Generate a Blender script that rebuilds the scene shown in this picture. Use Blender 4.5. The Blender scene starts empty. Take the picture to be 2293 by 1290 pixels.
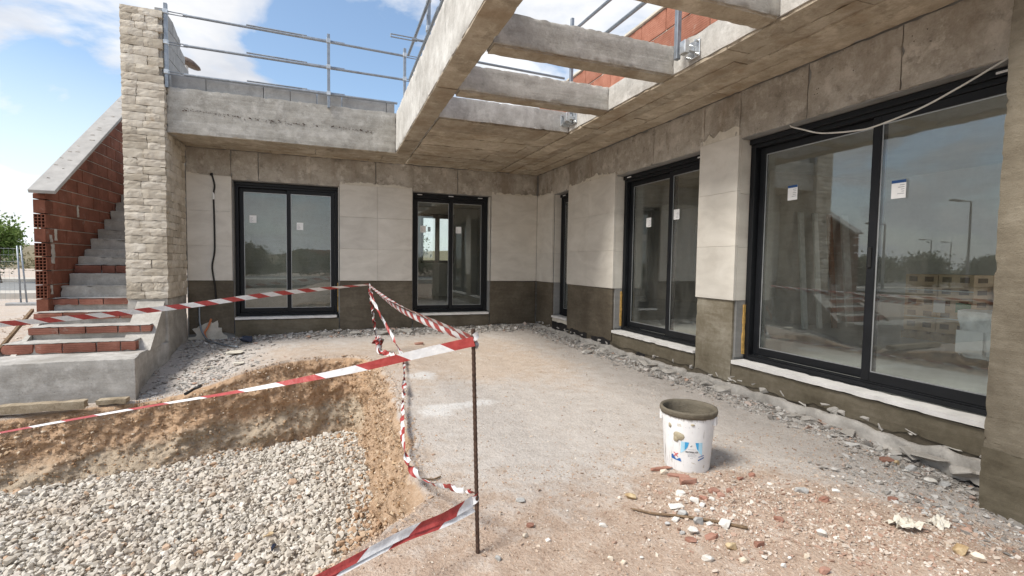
import bpy, math, random
import numpy as np
from mathutils import Matrix, Vector

random.seed(7)
RNG = np.random.default_rng(11)
SC = bpy.context.scene
COL = SC.collection
rad = math.radians

# ------------------------------------------------------------------ camera
CAM = np.array([-3.796, -8.865, 1.293])
def cam_axes(yaw, pitch, roll):
    y, p, r = rad(yaw), rad(pitch), rad(roll)
    f = np.array([math.sin(y)*math.cos(p), math.cos(y)*math.cos(p), math.sin(p)])
    rt = np.array([math.cos(y), -math.sin(y), 0.0])
    up = np.cross(rt, f)
    return math.cos(r)*rt + math.sin(r)*up, -math.sin(r)*rt + math.cos(r)*up, f
cR, cU, cF = cam_axes(20.312, -2.921, 0.848)
cam = bpy.data.cameras.new('camera')
cam.sensor_width = 36.0
cam.lens = 1082.65/2293*36
cam.clip_start = 0.05
cam.clip_end = 3000
camo = bpy.data.objects.new('camera', cam)
COL.objects.link(camo)
camo.matrix_world = Matrix(((cR[0], cU[0], -cF[0], CAM[0]), (cR[1], cU[1], -cF[1], CAM[1]), (cR[2], cU[2], -cF[2], CAM[2]), (0, 0, 0, 1)))
SC.camera = camo

# ------------------------------------------------------------------ sky, sun, exposure
SUN_DIR = Vector((-0.80, -0.20, 1.05)).normalized()      # towards the sun
SUN_EL = math.asin(SUN_DIR.z)
SUN_AZ = math.atan2(SUN_DIR.x, SUN_DIR.y)
SKY_STRENGTH = 0.15
CLOUD_OFF = (7.0, 7.0, 21.0)
world = bpy.data.worlds.new('World')
SC.world = world
world.use_nodes = True
nt = world.node_tree
nt.nodes.clear()
def wn(t, **k):
    n = nt.nodes.new(t)
    for a, b in k.items(): setattr(n, a, b)
    return n
wl = nt.links.new
wout = wn('ShaderNodeOutputWorld'); wbg = wn('ShaderNodeBackground')
wbg.inputs['Strength'].default_value = SKY_STRENGTH
wsky = wn('ShaderNodeTexSky', sky_type='NISHITA', sun_disc=False)
wsky.sun_elevation = SUN_EL; wsky.sun_rotation = SUN_AZ
wsky.air_density = 1.0; wsky.dust_density = 1.2; wsky.ozone_density = 1.6
wtc = wn('ShaderNodeTexCoord'); wsep = wn('ShaderNodeSeparateXYZ'); wl(wtc.outputs['Generated'], wsep.inputs[0])
def wmath(op, a, b=None, clamp=False):
    n = wn('ShaderNodeMath', operation=op, use_clamp=clamp)
    for i, x in enumerate((a, b)):
        if x is None: continue
        if isinstance(x, (int, float)): n.inputs[i].default_value = x
        else: wl(x, n.inputs[i])
    return n.outputs[0]
def wramp(x, stops):
    n = wn('ShaderNodeValToRGB'); cr = n.color_ramp
    while len(cr.elements) < len(stops): cr.elements.new(0.5)
    for e, (p, c) in zip(cr.elements, stops):
        e.position = p; e.color = (c, c, c, 1) if isinstance(c, (int, float)) else (*c, 1)
    wl(x, n.inputs[0]); return n.outputs[0]
zz = wmath('ADD', wmath('MAXIMUM', wsep.outputs[2], 0.0), 0.22)
wcomb = wn('ShaderNodeCombineXYZ')
wl(wmath('DIVIDE', wsep.outputs[0], zz), wcomb.inputs[0]); wl(wmath('DIVIDE', wsep.outputs[1], zz), wcomb.inputs[1])
wmap = wn('ShaderNodeMapping'); wmap.inputs['Location'].default_value = CLOUD_OFF
wl(wcomb.outputs[0], wmap.inputs[0])
def wnoise(scale, detail, rough, dist=0.0, vec=None):
    n = wn('ShaderNodeTexNoise'); n.inputs['Scale'].default_value = scale; n.inputs['Detail'].default_value = detail
    n.inputs['Roughness'].default_value = rough; n.inputs['Distortion'].default_value = dist
    wl(vec or wmap.outputs[0], n.inputs['Vector']); return n.outputs['Fac']
cn = wmath('ADD', wmath('MULTIPLY', wnoise(1.7, 9, 0.54, 0.3), 0.7), wmath('MULTIPLY', wnoise(0.7, 2, 0.5), 0.3))
cmask = wramp(cn, [(0.455, 0.0), (0.50, 0.75), (0.55, 1.0)])
wmap2 = wn('ShaderNodeMapping'); wmap2.inputs['Location'].default_value = (CLOUD_OFF[0]+0.10, CLOUD_OFF[1]+0.06, 0.4)
wl(wcomb.outputs[0], wmap2.inputs[0])
cshade = wramp(wnoise(1.5, 7, 0.55, 0.2, wmap2.outputs[0]), [(0.32, (2.5, 2.5, 2.5)), (0.46, (2.2, 2.22, 2.27)), (0.60, (1.6, 1.66, 1.8))])
wmix = wn('ShaderNodeMix', data_type='RGBA'); wl(cmask, wmix.inputs[0])
skyc = wn('ShaderNodeMix', data_type='RGBA', blend_type='MULTIPLY'); skyc.inputs[0].default_value = 1.0
wl(wsky.outputs[0], skyc.inputs[6]); skyc.inputs[7].default_value = (0.50, 0.50, 0.475, 1)
wl(skyc.outputs[2], wmix.inputs[6]); wl(cshade, wmix.inputs[7])
hz = wramp(wsep.outputs[2], [(0.0, 0.85), (0.10, 0.55), (0.30, 0.0)])
wmh = wn('ShaderNodeMix', data_type='RGBA'); wl(hz, wmh.inputs[0]); wl(wmix.outputs[2], wmh.inputs[6]); wmh.inputs[7].default_value = (2.45, 2.55, 2.68, 1)
wl(wmh.outputs[2], wbg.inputs['Color']); wl(wbg.outputs[0], wout.inputs[0])

sl = bpy.data.lights.new('sun', 'SUN')
sl.energy = 1.45; sl.angle = rad(20); sl.color = (1.0, 0.95, 0.87)
so = bpy.data.objects.new('sun', sl); COL.objects.link(so)
so.rotation_euler = (-SUN_DIR).to_track_quat('-Z', 'Y').to_euler()
so.location = SUN_DIR*30
SC.view_settings.view_transform = 'Standard'
SC.view_settings.look = 'None'
SC.view_settings.gamma = 1.0
SC.view_settings.use_curve_mapping = False
SC.view_settings.exposure = 1.62
SC.cycles.diffuse_bounces = 6
SC.cycles.max_bounces = 14
SC.cycles.transparent_max_bounces = 16

# ------------------------------------------------------------------ noise
def _h(i, j, k, s):
    n = (i*374761393 + j*668265263 + k*2147483647 + s*974634721) & 0xFFFFFFFF
    n = ((n ^ (n >> 13))*1274126177) & 0xFFFFFFFF
    n = ((n ^ (n >> 16))*2246822519) & 0xFFFFFFFF
    return ((n ^ (n >> 13)) & 0xFFFF)/65535.0
def vnoise(P, s=0):
    P = np.asarray(P, float); f = np.floor(P).astype(np.int64); t = P - f; t = t*t*(3-2*t)
    i, j, k = f[:, 0], f[:, 1], f[:, 2]; r = 0
    for a in (0, 1):
        wa = t[:, 0] if a else 1-t[:, 0]
        for b in (0, 1):
            wb = t[:, 1] if b else 1-t[:, 1]
            for c in (0, 1):
                wc = t[:, 2] if c else 1-t[:, 2]
                r = r + wa*wb*wc*_h(i+a, j+b, k+c, s)
    return r*2-1
def fbm(P, s=0, o=4, g=0.5):
    P = np.asarray(P, float); r = 0; a = 1.0; n = 0
    for q in range(o):
        r = r + a*vnoise(P*(2.03**q) + 17.3*q, s+q); n += a; a *= g
    return r/n
def sstep(a, b, x):
    t = np.clip((x-a)/(b-a), 0, 1); return t*t*(3-2*t)

# ------------------------------------------------------------------ mesh building
ORG = {}
class MB:
    def __init__(s): s.v = []; s.f = []; s.m = []; s.n = 0; s.uv = None
    def add(s, V, F, mi=0):
        b = s.n
        s.v.append(np.asarray(V, float).reshape(-1, 3)); s.n += len(s.v[-1])
        s.f.extend([tuple(int(i)+b for i in f) for f in F]); s.m.extend([mi]*len(F)); return s
    def box(s, x0, y0, z0, x1, y1, z1, mi=0):
        V = [(x, y, z) for z in (z0, z1) for y in (y0, y1) for x in (x0, x1)]
        return s.add(V, [(0, 2, 3, 1), (4, 5, 7, 6), (0, 1, 5, 4), (2, 6, 7, 3), (0, 4, 6, 2), (1, 3, 7, 5)], mi)
    def prism(s, poly, axis, a0, a1, mi=0):
        """poly of 2D points extruded along axis ('x','y','z')"""
        n = len(poly); V = []
        for a in (a0, a1):
            for p, q in poly:
                V.append({'x': (a, p, q), 'y': (p, a, q), 'z': (p, q, a)}[axis])
        F = [tuple(range(n))[::-1], tuple(range(n, 2*n))]
        F += [(i, (i+1) % n, n+(i+1) % n, n+i) for i in range(n)]
        return s.add(V, F, mi)
    def tube(s, pts, r, n=8, mi=0, cap=True):
        pts = np.asarray(pts, float); m = len(pts)
        rr = np.full(m, r) if np.isscalar(r) else np.asarray(r)
        T = np.gradient(pts, axis=0); T /= np.linalg.norm(T, axis=1)[:, None]+1e-12
        ref = np.array([0, 0, 1.0]) if abs(T[0][2]) < 0.9 else np.array([1.0, 0, 0])
        V = []
        for i in range(m):
            u = np.cross(T[i], ref); u /= np.linalg.norm(u)+1e-12; w = np.cross(T[i], u); ref = np.cross(u, T[i])
            for k in range(n):
                a = 2*math.pi*k/n; V.append(pts[i]+rr[i]*(math.cos(a)*u+math.sin(a)*w))
        F = [(i*n+k, i*n+(k+1) % n, (i+1)*n+(k+1) % n, (i+1)*n+k) for i in range(m-1) for k in range(n)]
        if cap: F += [tuple(range(n))[::-1], tuple((m-1)*n+k for k in range(n))]
        return s.add(V, F, mi)
    def rough(s, x0, y0, z0, x1, y1, z1, step=0.05, amp=0.004, freq=9.0, chip=0.012, mi=0, seed=0, faces='xXyYzZ'):
        lo = np.array([x0, y0, z0]); hi = np.array([x1, y1, z1])
        ns = [max(1, int(round((hi[i]-lo[i])/step))) for i in range(3)]
        g = [np.linspace(lo[i], hi[i], ns[i]+1) for i in range(3)]
        for fc in faces:
            ax = 'xyz'.index(fc.lower()); top = fc.isupper(); a, b = [i for i in range(3) if i != ax]
            A, B = np.meshgrid(g[a], g[b], indexing='ij')
            P = np.zeros((A.size, 3)); P[:, a] = A.ravel(); P[:, b] = B.ravel(); P[:, ax] = hi[ax] if top else lo[ax]
            Q = P.copy()
            if amp:
                for c in range(3): Q[:, c] += amp*fbm(P*freq, seed+31*c, 3)
            if chip:
                c1 = np.maximum(0, fbm(P*23.0, seed+99, 3)-0.05)*chip*2.2 + 0.0025
                atlo = np.abs(P-lo) < 1e-9; athi = np.abs(P-hi) < 1e-9
                edge = (atlo | athi).sum(1) >= 2
                for c in range(3):
                    Q[:, c] += np.where(edge & atlo[:, c], c1, 0) - np.where(edge & athi[:, c], c1, 0)
            na, nb = len(g[a]), len(g[b])
            I = np.arange(na*nb).reshape(na, nb)
            F = np.stack([I[:-1, :-1], I[1:, :-1], I[1:, 1:], I[:-1, 1:]], -1).reshape(-1, 4)
            flip = (ax == 1) != top
            s.add(Q, F[:, ::-1] if flip else F, mi)
        return s
    def build(s, name, mats, parent=None, smooth=False, bevel=0.0, loc=None, segs=1):
        V = np.concatenate(s.v) if s.v else np.zeros((0, 3))
        org = np.array(ORG.get(parent.name if parent else None, (0, 0, 0)), float)
        at = np.array(loc, float) if loc is not None else (org if parent else np.zeros(3))
        me = bpy.data.meshes.new(name)
        me.from_pydata((V-at).tolist(), [], s.f)
        if not isinstance(mats, (list, tuple)): mats = [mats]
        for m in mats: me.materials.append(m)
        if len(mats) > 1: me.polygons.foreach_set('material_index', s.m)
        if smooth: me.polygons.foreach_set('use_smooth', [True]*len(me.polygons))
        me.update()
        o = bpy.data.objects.new(name, me); COL.objects.link(o)
        if parent: o.parent = parent
        o.location = at-org
        ORG[o.name] = at
        if bevel:
            b = o.modifiers.new('bevel', 'BEVEL'); b.width = bevel; b.segments = segs; b.limit_method = 'ANGLE'
        return o
def box(name, m, parent, *c, bevel=0.0): return MB().box(*c).build(name, m, parent, bevel=bevel)
def tag(o, label=None, cat=None, group=None, kind=None):
    if label: o['label'] = label
    if cat: o['category'] = cat
    if group: o['group'] = group
    if kind: o['kind'] = kind
    return o
def thing(name, label, cat, loc=(0, 0, 0), group=None):
    o = bpy.data.objects.new(name, None); COL.objects.link(o)
    o.empty_display_size = 0.2; o.location = loc; ORG[o.name] = np.array(loc, float)
    return tag(o, label, cat, group)
def inst(name, mesh, parent, pos, scale=(1, 1, 1), rot=(0, 0, 0)):
    o = bpy.data.objects.new(name, mesh); COL.objects.link(o)
    org = np.array(ORG.get(parent.name if parent else None, (0, 0, 0)), float)
    if parent: o.parent = parent
    o.location = np.array(pos, float)-org; o.scale = scale; o.rotation_euler = rot
    ORG[o.name] = np.array(pos, float)
    return o
def hull_stone(rng, n=13, flat=1.0, squarish=0.0):
    import bmesh
    bm = bmesh.new()
    P = rng.normal(size=(n, 3)); P /= np.linalg.norm(P, axis=1)[:, None]
    P *= rng.uniform(0.75, 1.0, size=(n, 1))
    P = np.sign(P)*np.abs(P)**(1-0.5*squarish)
    P[:, 2] *= flat
    for p in P: bm.verts.new(p*0.5)
    r = bmesh.ops.convex_hull(bm, input=bm.verts)
    bmesh.ops.delete(bm, geom=[v for v in bm.verts if not v.link_faces], context='VERTS')
    bmesh.ops.triangulate(bm, faces=bm.faces)
    bm.verts.index_update()
    V = np.array([v.co[:] for v in bm.verts]); F = np.array([[v.index for v in f.verts] for f in bm.faces])
    bm.free(); return V, F
def scatter_mesh(name, mat, shapes, pos, size, rng, kind='stuff', flatten=None):
    """many small stones joined into one mesh (uncountable)"""
    Vs, Fs, b = [], [], 0
    n = len(pos); pick = rng.integers(0, len(shapes), n)
    yaw = rng.uniform(0, 2*math.pi, n); tilt = rng.normal(0, 0.45, (n, 2))
    for si, (V, F) in enumerate(shapes):
        idx = np.where(pick == si)[0]
        if not len(idx): continue
        m = len(idx)
        S = size[idx][:, None]*rng.uniform(0.75, 1.25, (m, 3))
        W = V[None]*S[:, None, :]
        for (a, b2, ang) in ((1, 2, tilt[idx, 0]), (0, 2, tilt[idx, 1]), (0, 1, yaw[idx])):
            c, s = np.cos(ang)[:, None], np.sin(ang)[:, None]
            wa, wb = W[:, :, a].copy(), W[:, :, b2].copy()
            W[:, :, a] = c*wa-s*wb; W[:, :, b2] = s*wa+c*wb
        if flatten: W[:, :, 2] *= flatten
        W += pos[idx][:, None, :]
        Vs.append(W.reshape(-1, 3))
        Fs.append((F[None]+(np.arange(m)*len(V))[:, None, None]+b).reshape(-1, 3)); b += m*len(V)
    V = np.concatenate(Vs); F = np.concatenate(Fs)
    me = bpy.data.meshes.new(name)
    me.vertices.add(len(V)); me.vertices.foreach_set('co', V.ravel())
    me.loops.add(len(F)*3); me.loops.foreach_set('vertex_index', F.ravel().astype(np.int32))
    me.polygons.add(len(F)); me.polygons.foreach_set('loop_start', np.arange(0, len(F)*3, 3, dtype=np.int32))
    me.update(calc_edges=True); me.materials.append(mat)
    me.polygons.foreach_set('use_smooth', [False]*len(F))
    o = bpy.data.objects.new(name, me); COL.objects.link(o)
    return tag(o, kind=kind)

# ------------------------------------------------------------------ materials
class Nd:
    def __init__(s, name):
        s.m = bpy.data.materials.new(name); s.m.use_nodes = True; s.t = s.m.node_tree
        s.b = s.t.nodes['Principled BSDF']; s.o = s.t.nodes['Material Output']
        s.geo = s.n('ShaderNodeNewGeometry'); s.pos = s.geo.outputs['Position']
    def n(s, t, **k):
        x = s.t.nodes.new(t)
        for a, b in k.items(): setattr(x, a, b)
        return x
    def l(s, a, b): s.t.links.new(a, b)
    def put(s, sock, x):
        if hasattr(x, 'is_output'): s.l(x, sock)
        elif isinstance(x, (tuple, list)) and len(x) == 3 and sock.type == 'RGBA': sock.default_value = (*x, 1)
        else: sock.default_value = x
    def map(s, scale, vec=None, loc=(0, 0, 0)):
        m = s.n('ShaderNodeMapping'); m.inputs['Scale'].default_value = scale if isinstance(scale, tuple) else (scale,)*3
        m.inputs['Location'].default_value = loc; s.l(vec or s.pos, m.inputs[0]); return m.outputs[0]
    def noise(s, scale, detail=5, rough=0.55, vec=None, dist=0.0, loc=(0, 0, 0)):
        v = s.map(scale, vec, loc)
        n = s.n('ShaderNodeTexNoise'); n.inputs['Scale'].default_value = 1.0; n.inputs['Detail'].default_value = detail
        n.inputs['Roughness'].default_value = rough; n.inputs['Distortion'].default_value = dist
        s.l(v, n.inputs['Vector']); return n.outputs['Fac']
    def voro(s, scale, feature='F1', vec=None, out='Distance'):
        n = s.n('ShaderNodeTexVoronoi', feature=feature); n.inputs['Scale'].default_value = 1.0
        s.l(s.map(scale, vec), n.inputs['Vector']); return n.outputs[out]
    def ramp(s, x, stops, interp='LINEAR'):
        n = s.n('ShaderNodeValToRGB'); cr = n.color_ramp; cr.interpolation = interp
        while len(cr.elements) < len(stops): cr.elements.new(0.5)
        for e, (p, c) in zip(cr.elements, stops):
            e.position = p; e.color = (c, c, c, 1) if isinstance(c, (int, float)) else (*c, 1)
        s.l(x, n.inputs[0]); return n.outputs[0]
    def mix(s, f, a, b, mode='MIX'):
        n = s.n('ShaderNodeMix', data_type='RGBA', blend_type=mode)
        s.put(n.inputs[0], f); s.put(n.inputs[6], a); s.put(n.inputs[7], b); return n.outputs[2]
    def math(s, op, a, b=0.0, clamp=False):
        n = s.n('ShaderNodeMath', operation=op, use_clamp=clamp); s.put(n.inputs[0], a); s.put(n.inputs[1], b); return n.outputs[0]
    def attr(s, name):
        n = s.n('ShaderNodeAttribute', attribute_name=name); return n.outputs['Fac']
    def rnd(s): return s.n('ShaderNodeObjectInfo').outputs['Random']
    def island(s): return s.geo.outputs['Random Per Island']
    def bump(s, h, strength=0.3, dist=0.01, nrm=None):
        n = s.n('ShaderNodeBump'); n.inputs['Strength'].default_value = strength; n.inputs['Distance'].default_value = dist
        s.l(h, n.inputs['Height'])
        if nrm: s.l(nrm, n.inputs['Normal'])
        return n.outputs[0]
    def done(s, col, rough=0.85, nrm=None, spec=0.3, metal=0.0):
        s.put(s.b.inputs['Base Color'], col); s.put(s.b.inputs['Roughness'], rough)
        s.b.inputs['Specular IOR Level'].default_value = spec; s.b.inputs['Metallic'].default_value = metal
        if nrm: s.l(nrm, s.b.inputs['Normal'])
        return s.m

def m_concrete(name, dark, mid, light, streak=(0.7, 0.7, 14), spots=0.5, stain=None, grain=1.0, bstr=0.7, tint=0.0, mott=0.6):
    d = Nd(name)
    big = d.noise(1.6, 5, 0.6); st = d.noise(streak, 5, 0.6, dist=0.3); fine = d.noise(60, 4, 0.7); med = d.noise(9, 6, 0.65)
    f = d.math('ADD', d.math('ADD', d.math('MULTIPLY', big, 0.40), d.math('MULTIPLY', st, 0.35)), d.math('MULTIPLY', med, 0.30))
    f = d.math('ADD', f, d.math('MULTIPLY', d.math('SUBTRACT', fine, 0.5), 0.22*grain))
    c = d.ramp(f, [(0.36, dark), (0.52, mid), (0.66, light)])
    bl = d.math('MULTIPLY', d.ramp(d.noise((4.5, 4.5, 4.5), 7, 0.72, loc=(9, 4, 6)), [(0.52, 0.0), (0.62, 1.0)]), mott)
    c = d.mix(d.math('MULTIPLY', bl, 0.65), c, tuple(min(0.8, x*1.18) for x in light))
    dk = d.math('MULTIPLY', d.ramp(d.noise((5.5, 5.5, 5.5), 7, 0.74, loc=(2, 9, 1)), [(0.54, 0.0), (0.64, 1.0)]), mott)
    c = d.mix(d.math('MULTIPLY', dk, 0.55), c, tuple(x*0.72 for x in dark))
    if stain:
        c = d.mix(d.ramp(d.noise((2.2, 2.2, 0.8), 6, 0.65, loc=(5, 2, 1)), [(0.52, 0.0), (0.68, 0.75)]), c, stain)
    pits = d.ramp(d.voro(26), [(0.05, 1.0), (0.11, 0.0)])
    pm = d.math('MULTIPLY', pits, d.ramp(d.noise(5, 3), [(0.52, 0.0), (0.6, spots)]))
    c = d.mix(pm, c, tuple(x*0.35 for x in dark))
    if tint:
        c = d.mix(1.0, c, d.ramp(d.rnd(), [(0.0, (1-tint,)*3), (1.0, (1+tint*0.6,)*3)]), 'MULTIPLY')
    h = d.math('ADD', d.math('MULTIPLY', st, 0.7), d.math('ADD', d.math('MULTIPLY', med, 0.5), d.math('MULTIPLY', fine, 0.25)))
    h = d.math('SUBTRACT', h, d.math('MULTIPLY', pm, 1.0))
    return d.done(c, 0.88, d.bump(h, bstr, 0.012), 0.25)

M = {}
M['beam'] = m_concrete('board_marked_concrete', (0.26, 0.245, 0.215), (0.42, 0.40, 0.36), (0.57, 0.55, 0.51), spots=0.8, tint=0.08)
M['beam_y'] = m_concrete('pale_formed_concrete', (0.32, 0.305, 0.28), (0.50, 0.485, 0.455), (0.65, 0.64, 0.61), streak=(6, 0.7, 2.2), spots=0.7)
M['soffit'] = m_concrete('soffit_concrete_bounce_tint', (0.27, 0.225, 0.165), (0.41, 0.35, 0.268), (0.52, 0.46, 0.37), streak=(5, 1.2, 5), spots=0.3, bstr=1.0, mott=0.9, stain=(0.29, 0.215, 0.14), tint=0.16)  # warm brown tint paints ground bounce light into the concrete colour
M['lintel'] = m_concrete('lintel_concrete', (0.24, 0.213, 0.175), (0.385, 0.35, 0.30), (0.51, 0.475, 0.425), streak=(2.5, 2.5, 1.6), spots=0.8, bstr=1.0, mott=1.0, stain=(0.24, 0.195, 0.145), tint=0.10)
M['slab'] = m_concrete('rough_cast_concrete', (0.27, 0.255, 0.23), (0.41, 0.395, 0.37), (0.56, 0.545, 0.52), streak=(0.8, 0.8, 9), spots=0.8, stain=(0.27, 0.245, 0.21))
M['cement'] = m_concrete('grey_cement', (0.28, 0.26, 0.23), (0.41, 0.385, 0.345), (0.54, 0.52, 0.48), streak=(3, 3, 3), spots=0.4)
M['block'] = m_concrete('grey_block', (0.27, 0.27, 0.265), (0.34, 0.34, 0.335), (0.41, 0.41, 0.405), streak=(4, 4, 4), spots=0.15, tint=0.03, bstr=0.3)
M['mortar'] = m_concrete('mortar', (0.30, 0.27, 0.235), (0.40, 0.37, 0.33), (0.50, 0.47, 0.42), streak=(6, 6, 6), spots=0.3)
M['smear'] = m_concrete('adhesive', (0.50, 0.46, 0.38), (0.60, 0.56, 0.48), (0.68, 0.64, 0.56), streak=(6, 6, 6), spots=0.2)
M['ledge'] = m_concrete('ledge_concrete', (0.27, 0.25, 0.225), (0.40, 0.375, 0.34), (0.52, 0.49, 0.45), streak=(3, 3, 3), spots=0.5)

def m_tile():
    d = Nd('porcelain_tile')
    v = d.noise((2.2, 2.2, 5.0), 5, 0.6, dist=0.6); f = d.noise(90, 3, 0.6)
    c = d.ramp(d.math('ADD', v, d.math('MULTIPLY', d.math('SUBTRACT', f, 0.5), 0.12)), [(0.32, (0.56, 0.525, 0.47)), (0.5, (0.63, 0.595, 0.535)), (0.7, (0.70, 0.665, 0.605))])
    c = d.mix(1.0, c, d.ramp(d.rnd(), [(0, (0.93, 0.93, 0.925)), (1, (1.04, 1.035, 1.02))]), 'MULTIPLY')
    dirt = d.ramp(d.noise(3.2, 6, 0.7, loc=(3, 1, 7)), [(0.56, 0.0), (0.8, 0.35)])
    c = d.mix(dirt, c, (0.42, 0.37, 0.30))
    return d.done(c, d.ramp(v, [(0.3, 0.5), (0.7, 0.62)]), d.bump(f, 0.08, 0.003), 0.35)
M['tile'] = m_tile()
def m_render(name, dark, mid, light, rough=0.8, b=0.6, pale=None):
    d = Nd(name)
    a = d.noise(2.1, 6, 0.6); e = d.noise((3, 3, 18), 5, 0.6, dist=0.8); g = d.noise(120, 3, 0.6); k = d.noise(24, 4, 0.6)
    f = d.math('ADD', d.math('MULTIPLY', a, 0.55), d.math('ADD', d.math('MULTIPLY', e, 0.25), d.math('MULTIPLY', k, 0.2)))
    c = d.ramp(f, [(0.36, dark), (0.5, mid), (0.64, light)])
    if pale: c = d.mix(d.ramp(d.noise((7, 7, 1.4), 5, 0.65, loc=(1, 5, 2)), [(0.58, 0), (0.72, 0.55)]), c, pale)
    h = d.math('ADD', d.math('MULTIPLY', e, 0.5), d.math('ADD', d.math('MULTIPLY', k, 0.45), d.math('MULTIPLY', g, 0.3)))
    return d.done(c, rough, d.bump(h, b, 0.012), 0.3)
M['plinth'] = m_render('dark_waterproof_mortar', (0.072, 0.058, 0.041), (0.112, 0.093, 0.067), (0.17, 0.144, 0.107), 0.72, 0.35)
M['olive'] = m_render('olive_waterproof_mortar', (0.09, 0.075, 0.050), (0.14, 0.119, 0.083), (0.20, 0.172, 0.128), 0.8, 0.5)
M['olive_streak'] = m_render('streaked_waterproof_mortar', (0.13, 0.107, 0.070), (0.21, 0.182, 0.132), (0.32, 0.29, 0.23), 0.82, 0.5, pale=(0.40, 0.365, 0.29))
M['column'] = m_render('rough_rendered_column', (0.145, 0.122, 0.088), (0.21, 0.182, 0.135), (0.28, 0.248, 0.192), 0.85, 0.9)
M['reveal'] = m_render('grey_cement_reveal', (0.19, 0.185, 0.175), (0.25, 0.245, 0.235), (0.31, 0.305, 0.29), 0.85, 0.3)
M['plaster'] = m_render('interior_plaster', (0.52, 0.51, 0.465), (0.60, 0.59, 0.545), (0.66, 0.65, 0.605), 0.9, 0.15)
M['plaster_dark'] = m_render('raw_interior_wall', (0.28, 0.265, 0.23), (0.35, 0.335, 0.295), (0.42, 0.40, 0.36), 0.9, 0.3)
M['floor_in'] = m_render('interior_screed', (0.40, 0.395, 0.375), (0.50, 0.495, 0.47), (0.58, 0.575, 0.55), 0.5, 0.15)

def m_stone():
    d = Nd('split_face_limestone')
    a = d.noise(7, 6, 0.65); f = d.noise(55, 5, 0.7); b = d.noise(2.5, 3)
    c = d.ramp(d.math('ADD', d.math('MULTIPLY', a, 0.7), d.math('MULTIPLY', b, 0.3)), [(0.34, (0.45, 0.40, 0.335)), (0.5, (0.585, 0.54, 0.465)), (0.66, (0.69, 0.65, 0.58))])
    c = d.mix(1.0, c, d.ramp(d.rnd(), [(0, (0.80, 0.76, 0.70)), (0.3, (0.96, 0.93, 0.88)), (0.7, (1.03, 1.0, 0.96)), (1, (1.1, 1.08, 1.05))]), 'MULTIPLY')
    c = d.mix(d.ramp(d.noise(4.5, 5, 0.7, loc=(2, 8, 3)), [(0.62, 0), (0.74, 0.55)]), c, (0.36, 0.24, 0.13))
    h = d.math('ADD', a, d.math('MULTIPLY', f, 0.4))
    return d.done(c, 0.92, d.bump(h, 0.7, 0.014), 0.2)
M['stone'] = m_stone()
def m_brick(name, cs, grooves=None, mort=0.35):
    d = Nd(name)
    a = d.noise(5, 6, 0.65); f = d.noise(70, 4, 0.65)
    c = d.ramp(d.math('ADD', d.math('MULTIPLY', a, 0.8), d.math('MULTIPLY', f, 0.2)), [(0.34, cs[0]), (0.5, cs[1]), (0.68, cs[2])])
    c = d.mix(1.0, c, d.ramp(d.rnd(), [(0, (0.82, 0.80, 0.78)), (1, (1.14, 1.12, 1.10))]), 'MULTIPLY')
    c = d.mix(d.ramp(d.noise(6.5, 6, 0.72, loc=(4, 4, 2)), [(0.60, 0), (0.72, mort)]), c, (0.42, 0.37, 0.32))
    h = d.math('ADD', d.math('MULTIPLY', a, 0.5), d.math('MULTIPLY', f, 0.5))
    if grooves:
        w = d.n('ShaderNodeTexWave', wave_type='BANDS', bands_direction='Z', wave_profile='SIN'); w.inputs['Scale'].default_value = grooves
        w.inputs['Distortion'].default_value = 0.0; d.l(d.pos, w.inputs['Vector'])
        g = d.ramp(w.outputs['Fac'], [(0.15, 0.0), (0.4, 1.0)])
        h = d.math('ADD', d.math('MULTIPLY', g, 1.6), d.math('MULTIPLY', h, 0.4))
    return d.done(c, 0.85, d.bump(h, 0.6, 0.006), 0.25)
M['brick'] = m_brick('hollow_clay_brick', ((0.13, 0.047, 0.028), (0.19, 0.070, 0.043), (0.27, 0.115, 0.078)), None)
M['brick_pink'] = m_brick('pink_clay_brick', ((0.28, 0.115, 0.075), (0.36, 0.155, 0.105), (0.45, 0.22, 0.16)), 12.0)
M['brick_step'] = m_brick('step_clay_brick', ((0.20, 0.082, 0.058), (0.275, 0.115, 0.083), (0.37, 0.18, 0.135)), 14.0, 0.5)
M['brick_bit'] = m_brick('broken_clay', ((0.25, 0.125, 0.09), (0.33, 0.175, 0.13), (0.43, 0.27, 0.215)), None, 0.7)

def m_plain(name, col, rough=0.5, metal=0.0, spec=0.4, var=0.12, sc=12, b=0.05, bs=80):
    d = Nd(name)
    a = d.noise(sc, 4, 0.6)
    c = d.ramp(a, [(0.3, tuple(x*(1-var) for x in col)), (0.7, tuple(min(1, x*(1+var)) for x in col))])
    return d.done(c, d.ramp(a, [(0.3, max(0, rough-0.06)), (0.7, min(1, rough+0.06))]), d.bump(d.noise(bs, 3), b, 0.004), spec, metal)
M['alu'] = m_plain('anthracite_aluminium', (0.008, 0.009, 0.011), 0.5, 0.0, 0.3, 0.2, 6)
M['rubber'] = m_plain('black_gasket', (0.012, 0.012, 0.012), 0.7)
M['spacer'] = m_plain('grey_spacer_bar', (0.45, 0.46, 0.46), 0.4, 0.6)
M['white_pl'] = m_plain('white_plastic', (0.78, 0.78, 0.77), 0.45, var=0.04)
M['coping'] = m_plain('grey_white_coping', (0.37, 0.36, 0.345), 0.85, var=0.14, sc=8, b=0.3)
M['sill'] = m_plain('white_sill_stone', (0.76, 0.74, 0.71), 0.6, var=0.10, sc=8, b=0.15)
M['steel'] = m_plain('galvanised_steel', (0.27, 0.30, 0.335), 0.45, 0.6, 0.5, 0.18, 18)
M['zinc'] = m_plain('zinc_bracket', (0.58, 0.60, 0.61), 0.35, 0.8, 0.5, 0.2, 25)
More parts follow.
